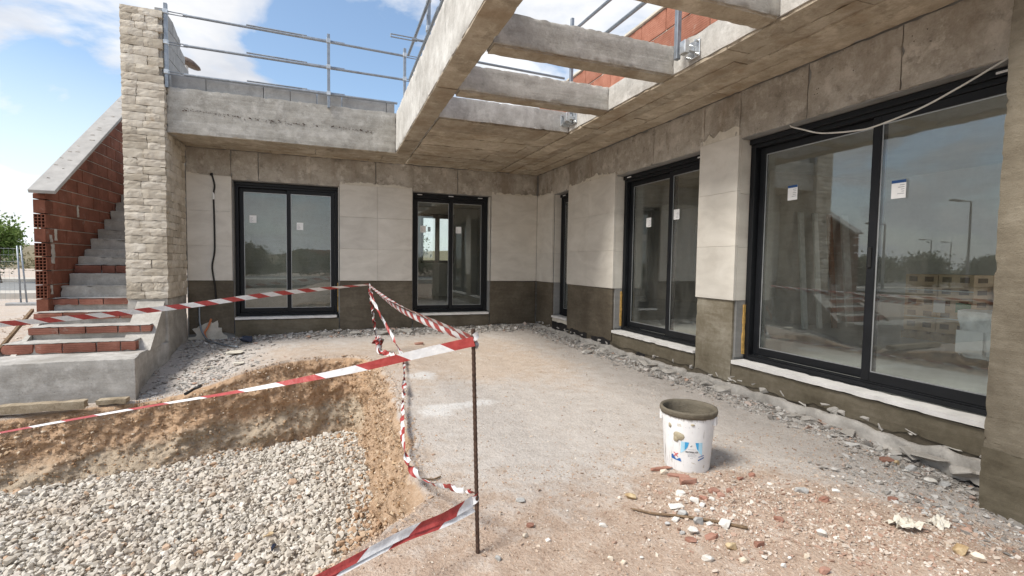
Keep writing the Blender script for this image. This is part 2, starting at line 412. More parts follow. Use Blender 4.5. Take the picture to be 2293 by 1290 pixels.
M['rust'] = m_plain('rusty_rebar', (0.075, 0.045, 0.032), 0.8, 0.1, 0.3, 0.45, 60, 0.4)
M['cable'] = m_plain('black_cable', (0.012, 0.011, 0.011), 0.5)
M['cable_w'] = m_plain('white_cable', (0.62, 0.60, 0.55), 0.5)
M['orange'] = m_plain('orange_sleeve', (0.62, 0.20, 0.08), 0.5)
M['foam'] = m_plain('yellow_foam', (0.55, 0.34, 0.10), 0.8, var=0.3, sc=30, b=0.3)
M['navy'] = m_plain('navy_plastic', (0.018, 0.026, 0.050), 0.4)
M['black_pl'] = m_plain('black_plastic', (0.014, 0.014, 0.016), 0.45, b=0.3)
M['rim'] = m_render('wet_mortar_crust', (0.085, 0.072, 0.052), (0.13, 0.112, 0.083), (0.19, 0.165, 0.125), 0.8, 0.9)
M['paper'] = m_plain('paper', (0.86, 0.86, 0.85), 0.7, var=0.05)
M['blue_print'] = m_plain('blue_print', (0.02, 0.08, 0.24), 0.5)
M['grey_print'] = m_plain('grey_print', (0.30, 0.31, 0.33), 0.7)
M['card'] = m_plain('cardboard', (0.60, 0.43, 0.27), 0.85, var=0.16, sc=5, b=0.1)
M['card_print'] = m_plain('cardboard_print', (0.15, 0.095, 0.055), 0.85, var=0.2)
M['strap_w'] = m_plain('white_strap', (0.75, 0.75, 0.72), 0.5)
M['green_print'] = m_plain('green_print', (0.02, 0.22, 0.09), 0.6)
M['wrap'] = m_plain('crumpled_plastic_wrap', (0.80, 0.81, 0.80), 0.22, 0.0, 0.6, 0.3, 9, 0.9, 14)
M['board_pl'] = m_plain('pale_boards', (0.52, 0.53, 0.50), 0.7, var=0.15)
M['board_br'] = m_plain('brown_board', (0.20, 0.11, 0.06), 0.7, var=0.2)
M['trunk'] = m_plain('bark', (0.13, 0.095, 0.065), 0.9, var=0.35, sc=20, b=0.8, bs=30)
M['lamp'] = m_plain('lamp_grey', (0.22, 0.22, 0.22), 0.5)
M['lamp_br'] = m_plain('brown_lamp_shade', (0.13, 0.095, 0.075), 0.6, var=0.35, sc=20)
M['pallet'] = m_plain('pallet_wood', (0.36, 0.26, 0.16), 0.85, var=0.25, sc=16, b=0.3)
def m_wood(name, cs):
    d = Nd(name)
    g = d.noise((40, 3, 40), 5, 0.65, dist=1.0); a = d.noise(4, 4)
    c = d.ramp(d.math('ADD', d.math('MULTIPLY', g, 0.6), d.math('MULTIPLY', a, 0.4)), [(0.35, cs[0]), (0.5, cs[1]), (0.66, cs[2])])
    return d.done(c, 0.85, d.bump(g, 0.5, 0.006), 0.2)
M['wood'] = m_wood('weathered_timber', ((0.20, 0.16, 0.11), (0.34, 0.28, 0.20), (0.46, 0.40, 0.31)))
M['stick'] = m_wood('brown_stick', ((0.10, 0.065, 0.04), (0.17, 0.115, 0.07), (0.27, 0.19, 0.125)))

def m_glass():
    d = Nd('double_glazing'); t = d.t
    lw = d.n('ShaderNodeLayerWeight'); lw.inputs['Blend'].default_value = 0.5
    f = d.math('POWER', lw.outputs['Facing'], 2.2)
    f = d.math('ADD', d.math('MULTIPLY', f, 0.62), 0.075, True)
    tr = d.n('ShaderNodeBsdfTransparent'); tr.inputs[0].default_value = (0.955, 0.98, 0.965, 1)
    gl = d.n('ShaderNodeBsdfGlossy'); gl.inputs['Roughness'].default_value = 0.012; gl.inputs['Color'].default_value = (0.90, 0.94, 0.95, 1)
    w = d.noise(0.9, 2, 0.4); d.l(d.bump(w, 0.04, 0.02), gl.inputs['Normal'])
    dust = d.n('ShaderNodeBsdfDiffuse'); dust.inputs[0].default_value = (0.45, 0.43, 0.39, 1)
    mx = d.n('ShaderNodeMixShader'); d.l(f, mx.inputs[0]); d.l(tr.outputs[0], mx.inputs[1]); d.l(gl.outputs[0], mx.inputs[2])
    m2 = d.n('ShaderNodeMixShader'); d.l(d.ramp(d.noise((5, 5, 1.5), 5, 0.7), [(0.42, 0.012), (0.62, 0.05), (0.78, 0.11)]), m2.inputs[0])
    d.l(mx.outputs[0], m2.inputs[1]); d.l(dust.outputs[0], m2.inputs[2])
    d.l(m2.outputs[0], d.o.inputs['Surface']); t.nodes.remove(d.b)
    return d.m
M['glass'] = m_glass()

def m_tape(name, period, slant, worn=0.0):
    d = Nd(name)
    uv = d.n('ShaderNodeUVMap'); uv.uv_map = 'UVMap'
    sp = d.n('ShaderNodeSeparateXYZ'); d.l(uv.outputs[0], sp.inputs[0])
    x = d.math('ADD', d.math('DIVIDE', sp.outputs[0], period), d.math('MULTIPLY', sp.outputs[1], slant))
    f = d.math('GREATER_THAN', d.math('FRACT', x), 0.5)
    n = d.noise(25, 3)
    c = d.mix(f, d.ramp(n, [(0.3, (0.60, 0.60, 0.61)), (0.7, (0.72, 0.715, 0.71))]), d.ramp(n, [(0.3, (0.31, 0.036, 0.034)), (0.7, (0.40, 0.065, 0.058))]))
    b = d.b; b.inputs['Transmission Weight'].default_value = 0.0
    return d.done(c, 0.42, d.bump(d.noise((30, 30, 30), 4), 0.6, 0.010), 0.4)
M['tape_a'] = m_tape('barrier_tape_print_slanted', 0.285, 0.42)
M['tape_b'] = m_tape('barrier_tape_print', 0.46, 0.14)

def m_leaf(name, c0, c1, c2):
    d = Nd(name)
    c = d.ramp(d.island(), [(0.0, c0), (0.5, c1), (1.0, c2)])
    tl = d.n('ShaderNodeBsdfTranslucent'); d.l(c, tl.inputs[0])
    m = d.done(c, 0.6, None, 0.3)
    mx = d.n('ShaderNodeMixShader'); mx.inputs[0].default_value = 0.25
    d.l(d.b.outputs[0], mx.inputs[1]); d.l(tl.outputs[0], mx.inputs[2]); d.l(mx.outputs[0], d.o.inputs['Surface'])
    return m
M['leaf_l'] = m_leaf('light_green_leaves', (0.07, 0.115, 0.02), (0.15, 0.225, 0.05), (0.24, 0.32, 0.09))
M['leaf_d'] = m_leaf('dark_green_leaves', (0.045, 0.062, 0.028), (0.075, 0.098, 0.045), (0.115, 0.14, 0.065))
M['leaf_s'] = m_leaf('dry_scrub', (0.14, 0.13, 0.07), (0.21, 0.185, 0.11), (0.27, 0.235, 0.15))

# ---- earth
def ground_color(d):
    dust = d.attr('dust'); pale = d.attr('pale'); red = d.attr('red')
    a = d.noise(1.3, 6, 0.6); b = d.noise(7, 6, 0.68); f = d.noise(70, 4, 0.75); g = d.noise(28, 5, 0.7)
    f2 = d.noise(150, 3, 0.7)
    k = d.math('ADD', d.math('MULTIPLY', b, 0.40), d.math('ADD', d.math('MULTIPLY', f, 0.38), d.math('MULTIPLY', f2, 0.22)))
    tan = d.ramp(k, [(0.34, (0.38, 0.30, 0.235)), (0.48, (0.505, 0.42, 0.345)), (0.60, (0.58, 0.50, 0.425)), (0.70, (0.65, 0.58, 0.51))])
    redd = d.ramp(k, [(0.36, (0.27, 0.185, 0.135)), (0.46, (0.41, 0.305, 0.235)), (0.55, (0.505, 0.40, 0.32)), (0.66, (0.63, 0.53, 0.445))])
    grey = d.ramp(k, [(0.32, (0.34, 0.305, 0.27)), (0.48, (0.49, 0.445, 0.405)), (0.62, (0.56, 0.52, 0.48)), (0.74, (0.65, 0.62, 0.585))])
    t = d.mix(d.math('ADD', red, d.math('MULTIPLY', d.math('SUBTRACT', b, 0.5), 0.9), True), tan, redd)
    m = d.math('ADD', dust, d.math('ADD', d.math('MULTIPLY', d.math('SUBTRACT', b, 0.5), 1.5), d.math('MULTIPLY', d.math('SUBTRACT', a, 0.5), 0.9)), True)
    c = d.mix(d.ramp(m, [(0.10, 0.0), (0.66, 1.0)]), t, grey)
    c = d.mix(d.ramp(d.math('ADD', pale, d.math('MULTIPLY', d.math('SUBTRACT', b, 0.5), 1.0), True), [(0.4, 0.0), (0.75, 0.85)]), c, (0.64, 0.625, 0.605))
    return c, b, f, g
def m_ground():
    d = Nd('dusty_ground'); c, b, f, g = ground_color(d)
    chips = d.voro(85, out='Color'); cd = d.voro(85)
    sp = d.n('ShaderNodeSeparateColor'); d.l(chips, sp.inputs[0])
    cm = d.math('MULTIPLY', d.math('GREATER_THAN', sp.outputs[0], 0.86), d.math('LESS_THAN', cd, 0.32))
    cm = d.math('MULTIPLY', cm, d.math('SUBTRACT', 1.0, d.math('MULTIPLY', d.attr('dust'), 0.55), True))
    cc = d.ramp(sp.outputs[1], [(0.0, (0.27, 0.19, 0.15)), (0.35, (0.42, 0.31, 0.24)), (0.6, (0.58, 0.50, 0.42)), (1.0, (0.68, 0.63, 0.57))])
    c = d.mix(d.math('MULTIPLY', cm, 0.55), c, cc)
    h = d.math('ADD', d.math('ADD', d.math('MULTIPLY', b, 1.0), d.math('MULTIPLY', g, 0.6)), d.math('ADD', d.math('MULTIPLY', f, 0.5), d.math('MULTIPLY', cm, 0.6)))
    return d.done(c, 0.95, d.bump(h, 0.8, 0.022), 0.12)
M['ground'] = m_ground()
def m_pit():
    d = Nd('cut_earth')
    top, b, f, g = ground_color(d)
    sp = d.n('ShaderNodeSeparateXYZ'); d.l(d.pos, sp.inputs[0])
    wob = d.noise(1.8, 4, 0.6); k = d.math('ADD', d.math('MULTIPLY', b, 0.5), d.math('ADD', d.math('MULTIPLY', g, 0.3), d.math('MULTIPLY', f, 0.2)))
    brown = d.ramp(k, [(0.34, (0.36, 0.225, 0.132)), (0.48, (0.485, 0.325, 0.205)), (0.60, (0.56, 0.395, 0.265)), (0.72, (0.65, 0.50, 0.365))])
    pale = d.ramp(k, [(0.34, (0.36, 0.285, 0.205)), (0.5, (0.49, 0.405, 0.305)), (0.64, (0.53, 0.43, 0.32)), (0.78, (0.64, 0.56, 0.455))])
    zz = d.math('ADD', sp.outputs[2], d.math('MULTIPLY', d.math('SUBTRACT', wob, 0.5), 0.5))
    zz = d.math('ADD', zz, d.math('MULTIPLY', d.math('MAXIMUM', d.math('SUBTRACT', -4.4, sp.outputs[0]), 0.0), 0.10))
    tanw = d.ramp(k, [(0.34, (0.31, 0.20, 0.125)), (0.48, (0.45, 0.315, 0.21)), (0.60, (0.54, 0.40, 0.285)), (0.72, (0.63, 0.51, 0.39))])
    right = d.ramp(d.math('MULTIPLY', d.math('ADD', sp.outputs[1], d.math('MULTIPLY', wob, 0.5)), -0.1), [(0.205, 0.0), (0.245, 1.0)])
    c = d.mix(d.ramp(d.math('MULTIPLY', zz, -1.0), [(0.56, 0.0), (0.68, 1.0)]), brown, pale)
    c = d.mix(d.ramp(d.math('MULTIPLY', zz, -1.0), [(0.86, 0.0), (1.0, 0.6)]), c, brown)
    c = d.mix(d.math('MULTIPLY', right, d.math('GREATER_THAN', sp.outputs[0], -4.2)), c, tanw)
    lit = d.attr('wallness')
    c = d.mix(d.ramp(d.math('ADD', lit, d.math('MULTIPLY', d.math('SUBTRACT', g, 0.5), 0.3)), [(0.25, 0.0), (0.5, 1.0)]), top, c)
    st = d.voro(32, out='Color'); sd = d.voro(32); s2 = d.n('ShaderNodeSeparateColor'); d.l(st, s2.inputs[0])
    cm = d.math('MULTIPLY', d.math('GREATER_THAN', s2.outputs[0], 0.90), d.math('LESS_THAN', sd, 0.33))
    c = d.mix(d.math('MULTIPLY', cm, 0.65), c, (0.58, 0.47, 0.35))
    h = d.math('ADD', d.math('MULTIPLY', b, 1.0), d.math('ADD', d.math('MULTIPLY', g, 0.9), d.math('ADD', d.math('MULTIPLY', f, 0.4), d.math('MULTIPLY', cm, 0.7))))
    return d.done(c, 0.96, d.bump(h, 0.8, 0.03), 0.1)
M['pit'] = m_pit()
def m_bits(name, stops, rough=0.92, b=0.4, soil=0.0):
    d = Nd(name)
    c = d.ramp(d.island(), stops); n = d.noise(60, 4, 0.65)
    if soil: c = d.mix(d.ramp(d.noise(1.6, 5, 0.6, loc=(3, 7, 1)), [(0.50, 0.0), (0.70, soil)]), c, (0.42, 0.31, 0.215))
    c = d.mix(d.ramp(n, [(0.35, 0.35), (0.6, 0.0)]), c, (0.36, 0.29, 0.22))
    return d.done(c, rough, d.bump(n, b, 0.006), 0.15)
M['gravel'] = m_bits('crushed_limestone', [(0.0, (0.39, 0.355, 0.30)), (0.15, (0.50, 0.465, 0.405)), (0.5, (0.59, 0.555, 0.495)), (0.85, (0.65, 0.62, 0.56)), (0.955, (0.72, 0.69, 0.64)), (0.975, (0.47, 0.33, 0.23))], soil=0.35)
M['pebble'] = m_bits('mixed_pebbles', [(0.0, (0.28, 0.18, 0.13)), (0.2, (0.41, 0.29, 0.215)), (0.55, (0.48, 0.37, 0.285)), (0.82, (0.54, 0.44, 0.35)), (0.95, (0.63, 0.57, 0.49)), (1.0, (0.76, 0.73, 0.68))])
M['rubble'] = m_bits('mortar_debris', [(0.0, (0.17, 0.16, 0.15)), (0.25, (0.32, 0.305, 0.285)), (0.6, (0.46, 0.445, 0.42)), (0.9, (0.60, 0.585, 0.56)), (1.0, (0.42, 0.26, 0.19))])
M['heap'] = m_bits('brick_and_stone_chippings', [(0.0, (0.33, 0.205, 0.155)), (0.2, (0.40, 0.27, 0.21)), (0.4, (0.45, 0.34, 0.27)), (0.65, (0.51, 0.43, 0.36)), (0.9, (0.58, 0.52, 0.46)), (1.0, (0.70, 0.67, 0.62))])
def m_rock(name, c0, c1):
    d = Nd(name); n = d.noise(22, 5, 0.65); f = d.noise(90, 3)
    c = d.ramp(n, [(0.35, c0), (0.62, c1)])
    c = d.mix(1.0, c, d.ramp(d.rnd(), [(0, (0.86,)*3), (1, (1.08,)*3)]), 'MULTIPLY')
    return d.done(c, 0.92, d.bump(d.math('ADD', n, d.math('MULTIPLY', f, 0.4)), 0.5, 0.008), 0.15)
M['rock_w'] = m_rock('white_stone', (0.58, 0.545, 0.49), (0.80, 0.78, 0.74))
M['rock_g'] = m_rock('grey_stone', (0.34, 0.335, 0.32), (0.52, 0.515, 0.50))
M['rock_c'] = m_rock('cream_stone', (0.52, 0.43, 0.33), (0.72, 0.64, 0.53))
M['rock_y'] = m_rock('yellow_stone', (0.38, 0.26, 0.14), (0.58, 0.46, 0.29))
M['asphalt'] = m_render('asphalt', (0.17, 0.17, 0.165), (0.22, 0.22, 0.215), (0.27, 0.27, 0.26), 0.9, 0.2)
M['paving'] = m_render('pale_pavement', (0.40, 0.37, 0.33), (0.49, 0.46, 0.41), (0.56, 0.53, 0.48), 0.9, 0.2)

# ------------------------------------------------------------------ ground, pit, gravel
PIT = np.array([(-3.44, -2.02), (-3.24, -2.6), (-3.20, -3.5), (-3.26, -4.4), (-3.25, -5.2), (-3.33, -5.75), (-3.30, -6.25), (-3.45, -6.43), (-3.66, -6.58),
                (-3.95, -6.88), (-4.5, -7.45), (-5.6, -8.3), (-9.4, -9.0), (-10.2, -6.0), (-9.6, -3.2), (-7.4, -2.62), (-6.5, -2.34), (-5.95, -2.27), (-5.4, -2.20), (-4.9, -2.12), (-4.4, -2.0), (-3.85, -1.90)])
def chaikin(P, n):
    for _ in range(n):
        Q = np.roll(P, -1, 0); P = np.stack([0.75*P+0.25*Q, 0.25*P+0.75*Q], 1).reshape(-1, 2)
    return P
PITC = chaikin(PIT, 3)
def resample(P, step, closed=True):
    if closed: P = np.vstack([P, P[:1]])
    L = np.r_[0, np.cumsum(np.linalg.norm(np.diff(P, axis=0), axis=1))]
    n = int(L[-1]/step); s = np.linspace(0, L[-1], n+1)[:-1 if closed else None]
    return np.stack([np.interp(s, L, P[:, k]) for k in range(P.shape[1])], 1)
PR = resample(PITC, 0.022)
_z0 = np.zeros(len(PR))
_tan = np.roll(PR, -3, 0)-np.roll(PR, 3, 0); _tan /= np.linalg.norm(_tan, axis=1)[:, None]
_area = 0.5*np.sum(PR[:, 0]*np.roll(PR[:, 1], -1)-np.roll(PR[:, 0], -1)*PR[:, 1])
PNIN = np.stack([-_tan[:, 1], _tan[:, 0]], 1)*(1 if _area > 0 else -1)      # inward normal
wob = 0.07*fbm(np.c_[PR*1.7, _z0], 5, 3)+0.035*fbm(np.c_[PR*6, _z0], 6, 3)
PEDGE = PR+PNIN*wob[:, None]
def inside(P, Q):
    x, y = P[:, 0], P[:, 1]; r = np.zeros(len(P), bool)
    x0, y0 = Q[:, 0], Q[:, 1]; x1, y1 = np.roll(x0, -1), np.roll(y0, -1)
    for a, b, c, d in zip(x0, y0, x1, y1):
        k = ((b > y) != (d > y))
        if k.any(): r ^= k & (x < (c-a)*(y-b)/(d-b+1e-12)+a)
    return r
def gz(x, y):
    """height of the ground"""
    x = np.asarray(x, float); y = np.asarray(y, float)
    z = 0.030*np.exp(-np.maximum(0, -x-0.10)/0.35)*sstep(-8.5, -5.5, y)*sstep(0.3, -0.2, x-0.0)*(y < 0.2)
    z = z+0.085*np.exp(-np.maximum(0, -y-0.05)/0.40)*sstep(-5.9, -3.6, x)*(x < 0.2)
    z = z-0.36*sstep(-4.2, -5.95, x)*sstep(-0.1, -2.25, y)*sstep(1.2, -0.5, y)
    z = z-0.10*sstep(-1.2, 0.2, x)*sstep(-6.2, -7.6, y)
    z = z+0.12*sstep(-7.2, -8.2, x)*sstep(-2.4, 0.0, y)*sstep(9, 3, y)-0.10*sstep(4, 9, y)
    z = z+0.045*np.exp(-(((x+1.75)/0.45)**2+((y+7.0)/0.38)**2))
    P = np.c_[x.ravel(), y.ravel(), np.zeros(x.size)]
    near = (np.abs(P[:, 0]+3) < 12) & (np.abs(P[:, 1]+4) < 12)
    d = np.zeros(x.size)
    Q = P[near]
    d[near] = 0.018*fbm(Q*1.3, 3, 3)+0.007*fbm(Q*6.0, 4, 3)+0.0035*fbm(Q*21.0, 8, 2)
    return z+d.reshape(x.shape)
def gz1(x, y): return float(gz(np.array([x]), np.array([y]))[0])
BLOB = [(-2.85, -3.35, 0.24, 0.26, 0.95), (-2.95, -4.75, 0.20, 0.24, 0.9), (-2.55, -4.65, 0.25, 0.14, 0.85), (-2.95, -5.3, 0.12, 0.15, 0.5)]
def masks(x, y):
    dr = -x; db = -y
    dust = 0.78*np.exp(-(np.maximum(dr, 0)/0.95)**2)+0.8*np.exp(-(np.maximum(db, 0)/0.95)**2)
    dust = dust+0.95*np.exp(-(((x+2.4)/1.05)**2+((y+5.0)/1.35)**2))+0.25*np.exp(-(((x+0.9)/0.9)**2+((y+6.2)/0.8)**2))
    dust = dust+0.9*sstep(-4.4, -5.4, x)*sstep(-2.6, -1.6, y)*(x > -6.4)
    dust = dust+0.33*sstep(-2.2, -0.4, x)*sstep(-3.0, -5.0, y)*sstep(-7.3, -6.3, y)
    dust = dust-0.35*np.exp(-(((x+1.9)/0.7)**2+((y+3.3)/0.9)**2))+0.16
    dust = dust*sstep(-7.2, -6.2, y+0.35*np.maximum(0, -x-2)*0+0.9*sstep(-1.3, -0.5, x))
    pale = sum(a*np.exp(-(((x-cx)/sx)**2+((y-cy)/sy)**2)) for cx, cy, sx, sy, a in BLOB)
    red = 0.25+0.75*sstep(-5.6, -6.7, y)-0.2*np.exp(-(((x+2.1)/0.8)**2+((y+3.0)/1.1)**2))
    out = (x < -7.0) | (y > 0.5)
    dust = np.where(out, 0.30, dust); red = np.where(out, 0.0, red)
    return np.clip(dust, 0, 1), np.clip(pale, 0, 1), np.clip(red, 0, 1)
def set_attr(me, name, arr):
    a = me.attributes.new(name, 'FLOAT', 'POINT'); a.data.foreach_set('value', np.asarray(arr, np.float32))
def axis_lines(lo, hi, step, far, k=1.18):
    c = list(np.arange(lo, hi+1e-6, step)); s = step; x = hi
    while x < far: s *= k; x += s; c.append(x)
    s = step; x = lo; pre = []
    while x > -far: s *= k; x -= s; pre.append(x)
    return np.array(pre[::-1]+c)
gx = axis_lines(-6.6, 0.3, 0.036, 1600); gy = axis_lines(-9.2, 0.0, 0.036, 1600)
GX, GY = np.meshgrid(gx, gy, indexing='ij')
GZ = gz(GX, GY)
nx, ny = GX.shape
I = np.arange(nx*ny).reshape(nx, ny)
Fq = np.stack([I[:-1, :-1], I[1:, :-1], I[1:, 1:], I[:-1, 1:]], -1).reshape(-1, 4)
P2 = np.c_[GX.ravel(), GY.ravel()]
box_in = (P2[:, 0] > -10.6) & (P2[:, 0] < -3.0) & (P2[:, 1] > -9.3) & (P2[:, 1] < -1.7)
PITX = PEDGE-PNIN*0.020
ins = np.zeros(len(P2), bool); ins[box_in] = inside(P2[box_in], PITX[::3])
keep = ~ins[Fq].any(1)
# leave out the ground under the house (its floor slab stands there)
cc = P2[Fq].mean(1)
Fq = Fq[keep]
used = np.unique(Fq); rem = -np.ones(nx*ny, int); rem[used] = np.arange(len(used))
V = np.c_[P2, GZ.ravel()][used]; Fq = rem[Fq]
me = bpy.data.meshes.new('ground')
me.vertices.add(len(V)); me.vertices.foreach_set('co', V.ravel())
me.loops.add(len(Fq)*4); me.loops.foreach_set('vertex_index', Fq.ravel().astype(np.int32))
me.polygons.add(len(Fq)); me.polygons.foreach_set('loop_start', np.arange(0, len(Fq)*4, 4, dtype=np.int32))
me.update(calc_edges=True)
me.polygons.foreach_set('use_smooth', [True]*len(Fq))
for nm, a in zip(('dust', 'pale', 'red'), masks(V[:, 0], V[:, 1])): set_attr(me, nm, a)
me.materials.append(M['ground'])
ground = bpy.data.objects.new('ground', me); COL.objects.link(ground); tag(ground, kind='structure')

# pit wall: a strip that starts on the ground, rounds the lip and goes down the cut
PD = 1.0
def pit_wall():
    n = len(PEDGE)
    # offsets: negative = outside on the ground
    lip = [(-0.12, 0.0, 0), (-0.09, 0.0, 0), (-0.07, 0.0, 0), (-0.05, 0.0, 0.02), (-0.035, 0.0, 0.06), (-0.018, 0.004, 0.12), (0.0, 0.014, 0.25), (0.018, 0.035, 0.5), (0.032, 0.06, 0.8)]
    rows = 62
    for k in range(1, rows+1):
        t = k/rows; lip.append((0.032+0.16*t**1.2, 0.06+(PD+0.10-0.06)*t, 1.0))
    m = len(lip)
    batter = 1.0+1.7*sstep(-4.6, -5.9, PEDGE[:, 0])*sstep(-4.0, -2.4, PEDGE[:, 1])
    top = gz(PEDGE[:, 0], PEDGE[:, 1])
    X = np.zeros((n, m, 3)); W = np.zeros((n, m))
    for k, (o, dz, w) in enumerate(lip):
        oo = o if o <= 0.03 else 0.03+(o-0.03)*batter
        q = PEDGE+PNIN*(np.reshape(oo, (-1, 1)) if np.ndim(oo) else oo)
        if w < 0.3:
            zz = gz(q[:, 0], q[:, 1])-dz+(0.003 if o > -0.06 else -0.012)
        else:
            zz = top-dz+(-PD-0.10-top+0.0)*0 
            fr = (dz-0.0)/(PD+0.10); zz = top*(1-fr)+(-PD-0.10)*fr
        X[:, k, :2] = q; X[:, k, 2] = zz; W[:, k] = w
    P = X.reshape(-1, 3)
    lum = 0.10*fbm(P*np.array([2.6, 2.6, 3.2]), 21, 3)+0.085*np.maximum(0, fbm(P*8, 23, 3))+0.040*np.maximum(-0.2, fbm(P*22, 22, 3))+0.020*fbm(P*50, 24, 2)
    # stones standing out of the cut
    lum = lum*np.clip(W.ravel(), 0, 1)
    nr = np.repeat(PNIN, m, 0)
    P[:, :2] += nr*(lum*1.0)[:, None]
    P[:, 2] += 0.012*fbm(P*30, 27, 2)*np.clip(W.ravel(), 0, 1)
    V = P; I = np.arange(n*m).reshape(n, m); I2 = np.vstack([I, I[:1]])
    F = np.stack([I2[:-1, :-1], I2[:-1, 1:], I2[1:, 1:], I2[1:, :-1]], -1).reshape(-1, 4)
    me = bpy.data.meshes.new('pit_wall')
    me.vertices.add(len(V)); me.vertices.foreach_set('co', V.ravel())
    me.loops.add(len(F)*4); me.loops.foreach_set('vertex_index', F.ravel().astype(np.int32))
    me.polygons.add(len(F)); me.polygons.foreach_set('loop_start', np.arange(0, len(F)*4, 4, dtype=np.int32))
    me.update(calc_edges=True); me.polygons.foreach_set('use_smooth', [True]*len(F))
    for nm, a in zip(('dust', 'pale', 'red'), masks(V[:, 0], V[:, 1])): set_attr(me, nm, a)
    set_attr(me, 'wallness', W.ravel()); me.materials.append(M['pit'])
    o = bpy.data.objects.new('pit_wall', me); COL.objects.link(o); tag(o, kind='structure')
    return X
PITX3 = pit_wall()
SH = [hull_stone(RNG, 14, 0.75) for _ in range(9)]
# gravel in the pit: bed sheet and stones
inner = PEDGE+PNIN*0.16
bx = np.arange(-10.5, -3.0, 0.12); by = np.arange(-9.3, -1.6, 0.12)
BX, BY = np.meshgrid(bx, by, indexing='ij')
def bedz(x, y): return -PD-0.03+0.035*fbm(np.c_[x.ravel(), y.ravel(), np.zeros(x.size)]*1.1, 61, 3).reshape(x.shape)
BZ = bedz(BX, BY)-0.02
I = np.arange(BX.size).reshape(BX.shape)
F = np.stack([I[:-1, :-1], I[1:, :-1], I[1:, 1:], I[:-1, 1:]], -1).reshape(-1, 4)
bed = MB(); bed.add(np.c_[BX.ravel(), BY.ravel(), BZ.ravel()], F); bed = tag(bed.build('pit_floor', M['gravel'], smooth=True), kind='structure')
def jitter(x0, x1, y0, y1, s):
    a, b = np.meshgrid(np.arange(x0, x1, s), np.arange(y0, y1, s), indexing='ij')
    p = np.c_[a.ravel(), b.ravel()]; return p+RNG.uniform(-0.5, 0.5, p.shape)*s
gp = np.vstack([jitter(-7.6, -3.2, -8.2, -1.9, 0.031), jitter(-7.6, -3.2, -8.2, -1.9, 0.060)])
gp = gp[inside(gp, inner[::4])]
nl = len(gp)
gs = np.exp(RNG.normal(math.log(0.041), 0.38, nl)).clip(0.016, 0.10)
gzv = bedz(gp[:, 0], gp[:, 1])+RNG.uniform(-0.012, 0.020, nl)+gs*0.15
gravel = scatter_mesh('gravel_bed', M['gravel'], SH, np.c_[gp, gzv], gs, RNG)
# pebbles lodged in and fallen from the cut
sel = RNG.integers(0, len(PEDGE), 15000); row = RNG.integers(8, 66, 15000)
pp = PITX3[sel, row]
vis = (pp[:, 0] > -7.5) & (pp[:, 1] > -7.4)
pp = pp[vis]; pp[:, :2] += PNIN[sel[vis]]*RNG.uniform(-0.005, 0.02, len(pp))[:, None]
ps = np.exp(RNG.normal(math.log(0.017), 0.5, len(pp))).clip(0.008, 0.07)
scatter_mesh('pit_wall_stones', m_bits('stones_in_earth', [(0.0, (0.24, 0.14, 0.075)), (0.4, (0.36, 0.23, 0.13)), (0.7, (0.47, 0.34, 0.22)), (0.92, (0.58, 0.47, 0.34)), (1.0, (0.66, 0.58, 0.47))]), SH, pp, ps, RNG)
foot = PEDGE+PNIN*0.30
fi = RNG.integers(0, len(foot), 2600); fp = foot[fi]+RNG.normal(0, 0.07, (2600, 2))
fs = np.exp(RNG.normal(math.log(0.026), 0.5, 2600)).clip(0.01, 0.075)
scatter_mesh('fallen_earth_clods', m_bits('earth_clods', [(0.0, (0.25, 0.14, 0.075)), (0.5, (0.40, 0.25, 0.145)), (1.0, (0.50, 0.36, 0.23))]), SH, np.c_[fp, bedz(fp[:, 0], fp[:, 1])+0.02], fs, RNG)

sp = np.c_[-3.55+RNG.normal(0, 0.10, 900), -5.2+RNG.normal(0, 0.45, 900)]; sp = sp[inside(sp, PEDGE[::3])]
ss = np.exp(RNG.normal(math.log(0.03), 0.5, len(sp))).clip(0.012, 0.09)
scatter_mesh('spilled_earth', m_bits('spilled_earth_clods', [(0.0, (0.30, 0.18, 0.105)), (0.5, (0.44, 0.295, 0.19)), (1.0, (0.54, 0.41, 0.29))]), SH, np.c_[sp, bedz(sp[:, 0], sp[:, 1])+0.03+0.10*np.exp(-((sp[:, 0]+3.45)/0.1)**2)], ss, RNG)
li = RNG.integers(0, len(PEDGE), 9000); lo_ = RNG.normal(0.0, 0.045, 9000); lp = PEDGE[li]+PNIN[li]*lo_[:, None]
ok = (lp[:, 0] > -6.0) & (lp[:, 1] > -7.6); lp, lo_ = lp[ok], lo_[ok]
lz = gz(lp[:, 0], lp[:, 1])-np.where(lo_ > 0.0, 1.3*lo_+0.01, 0.0); lsz = np.exp(RNG.normal(math.log(0.012), 0.5, len(lp))).clip(0.005, 0.045)
scatter_mesh('crumbled_pit_edge', m_bits('crumbled_earth', [(0.0, (0.33, 0.215, 0.14)), (0.4, (0.45, 0.32, 0.225)), (0.8, (0.53, 0.41, 0.31)), (1.0, (0.62, 0.53, 0.43))]), SH, np.c_[lp, lz], lsz, RNG)
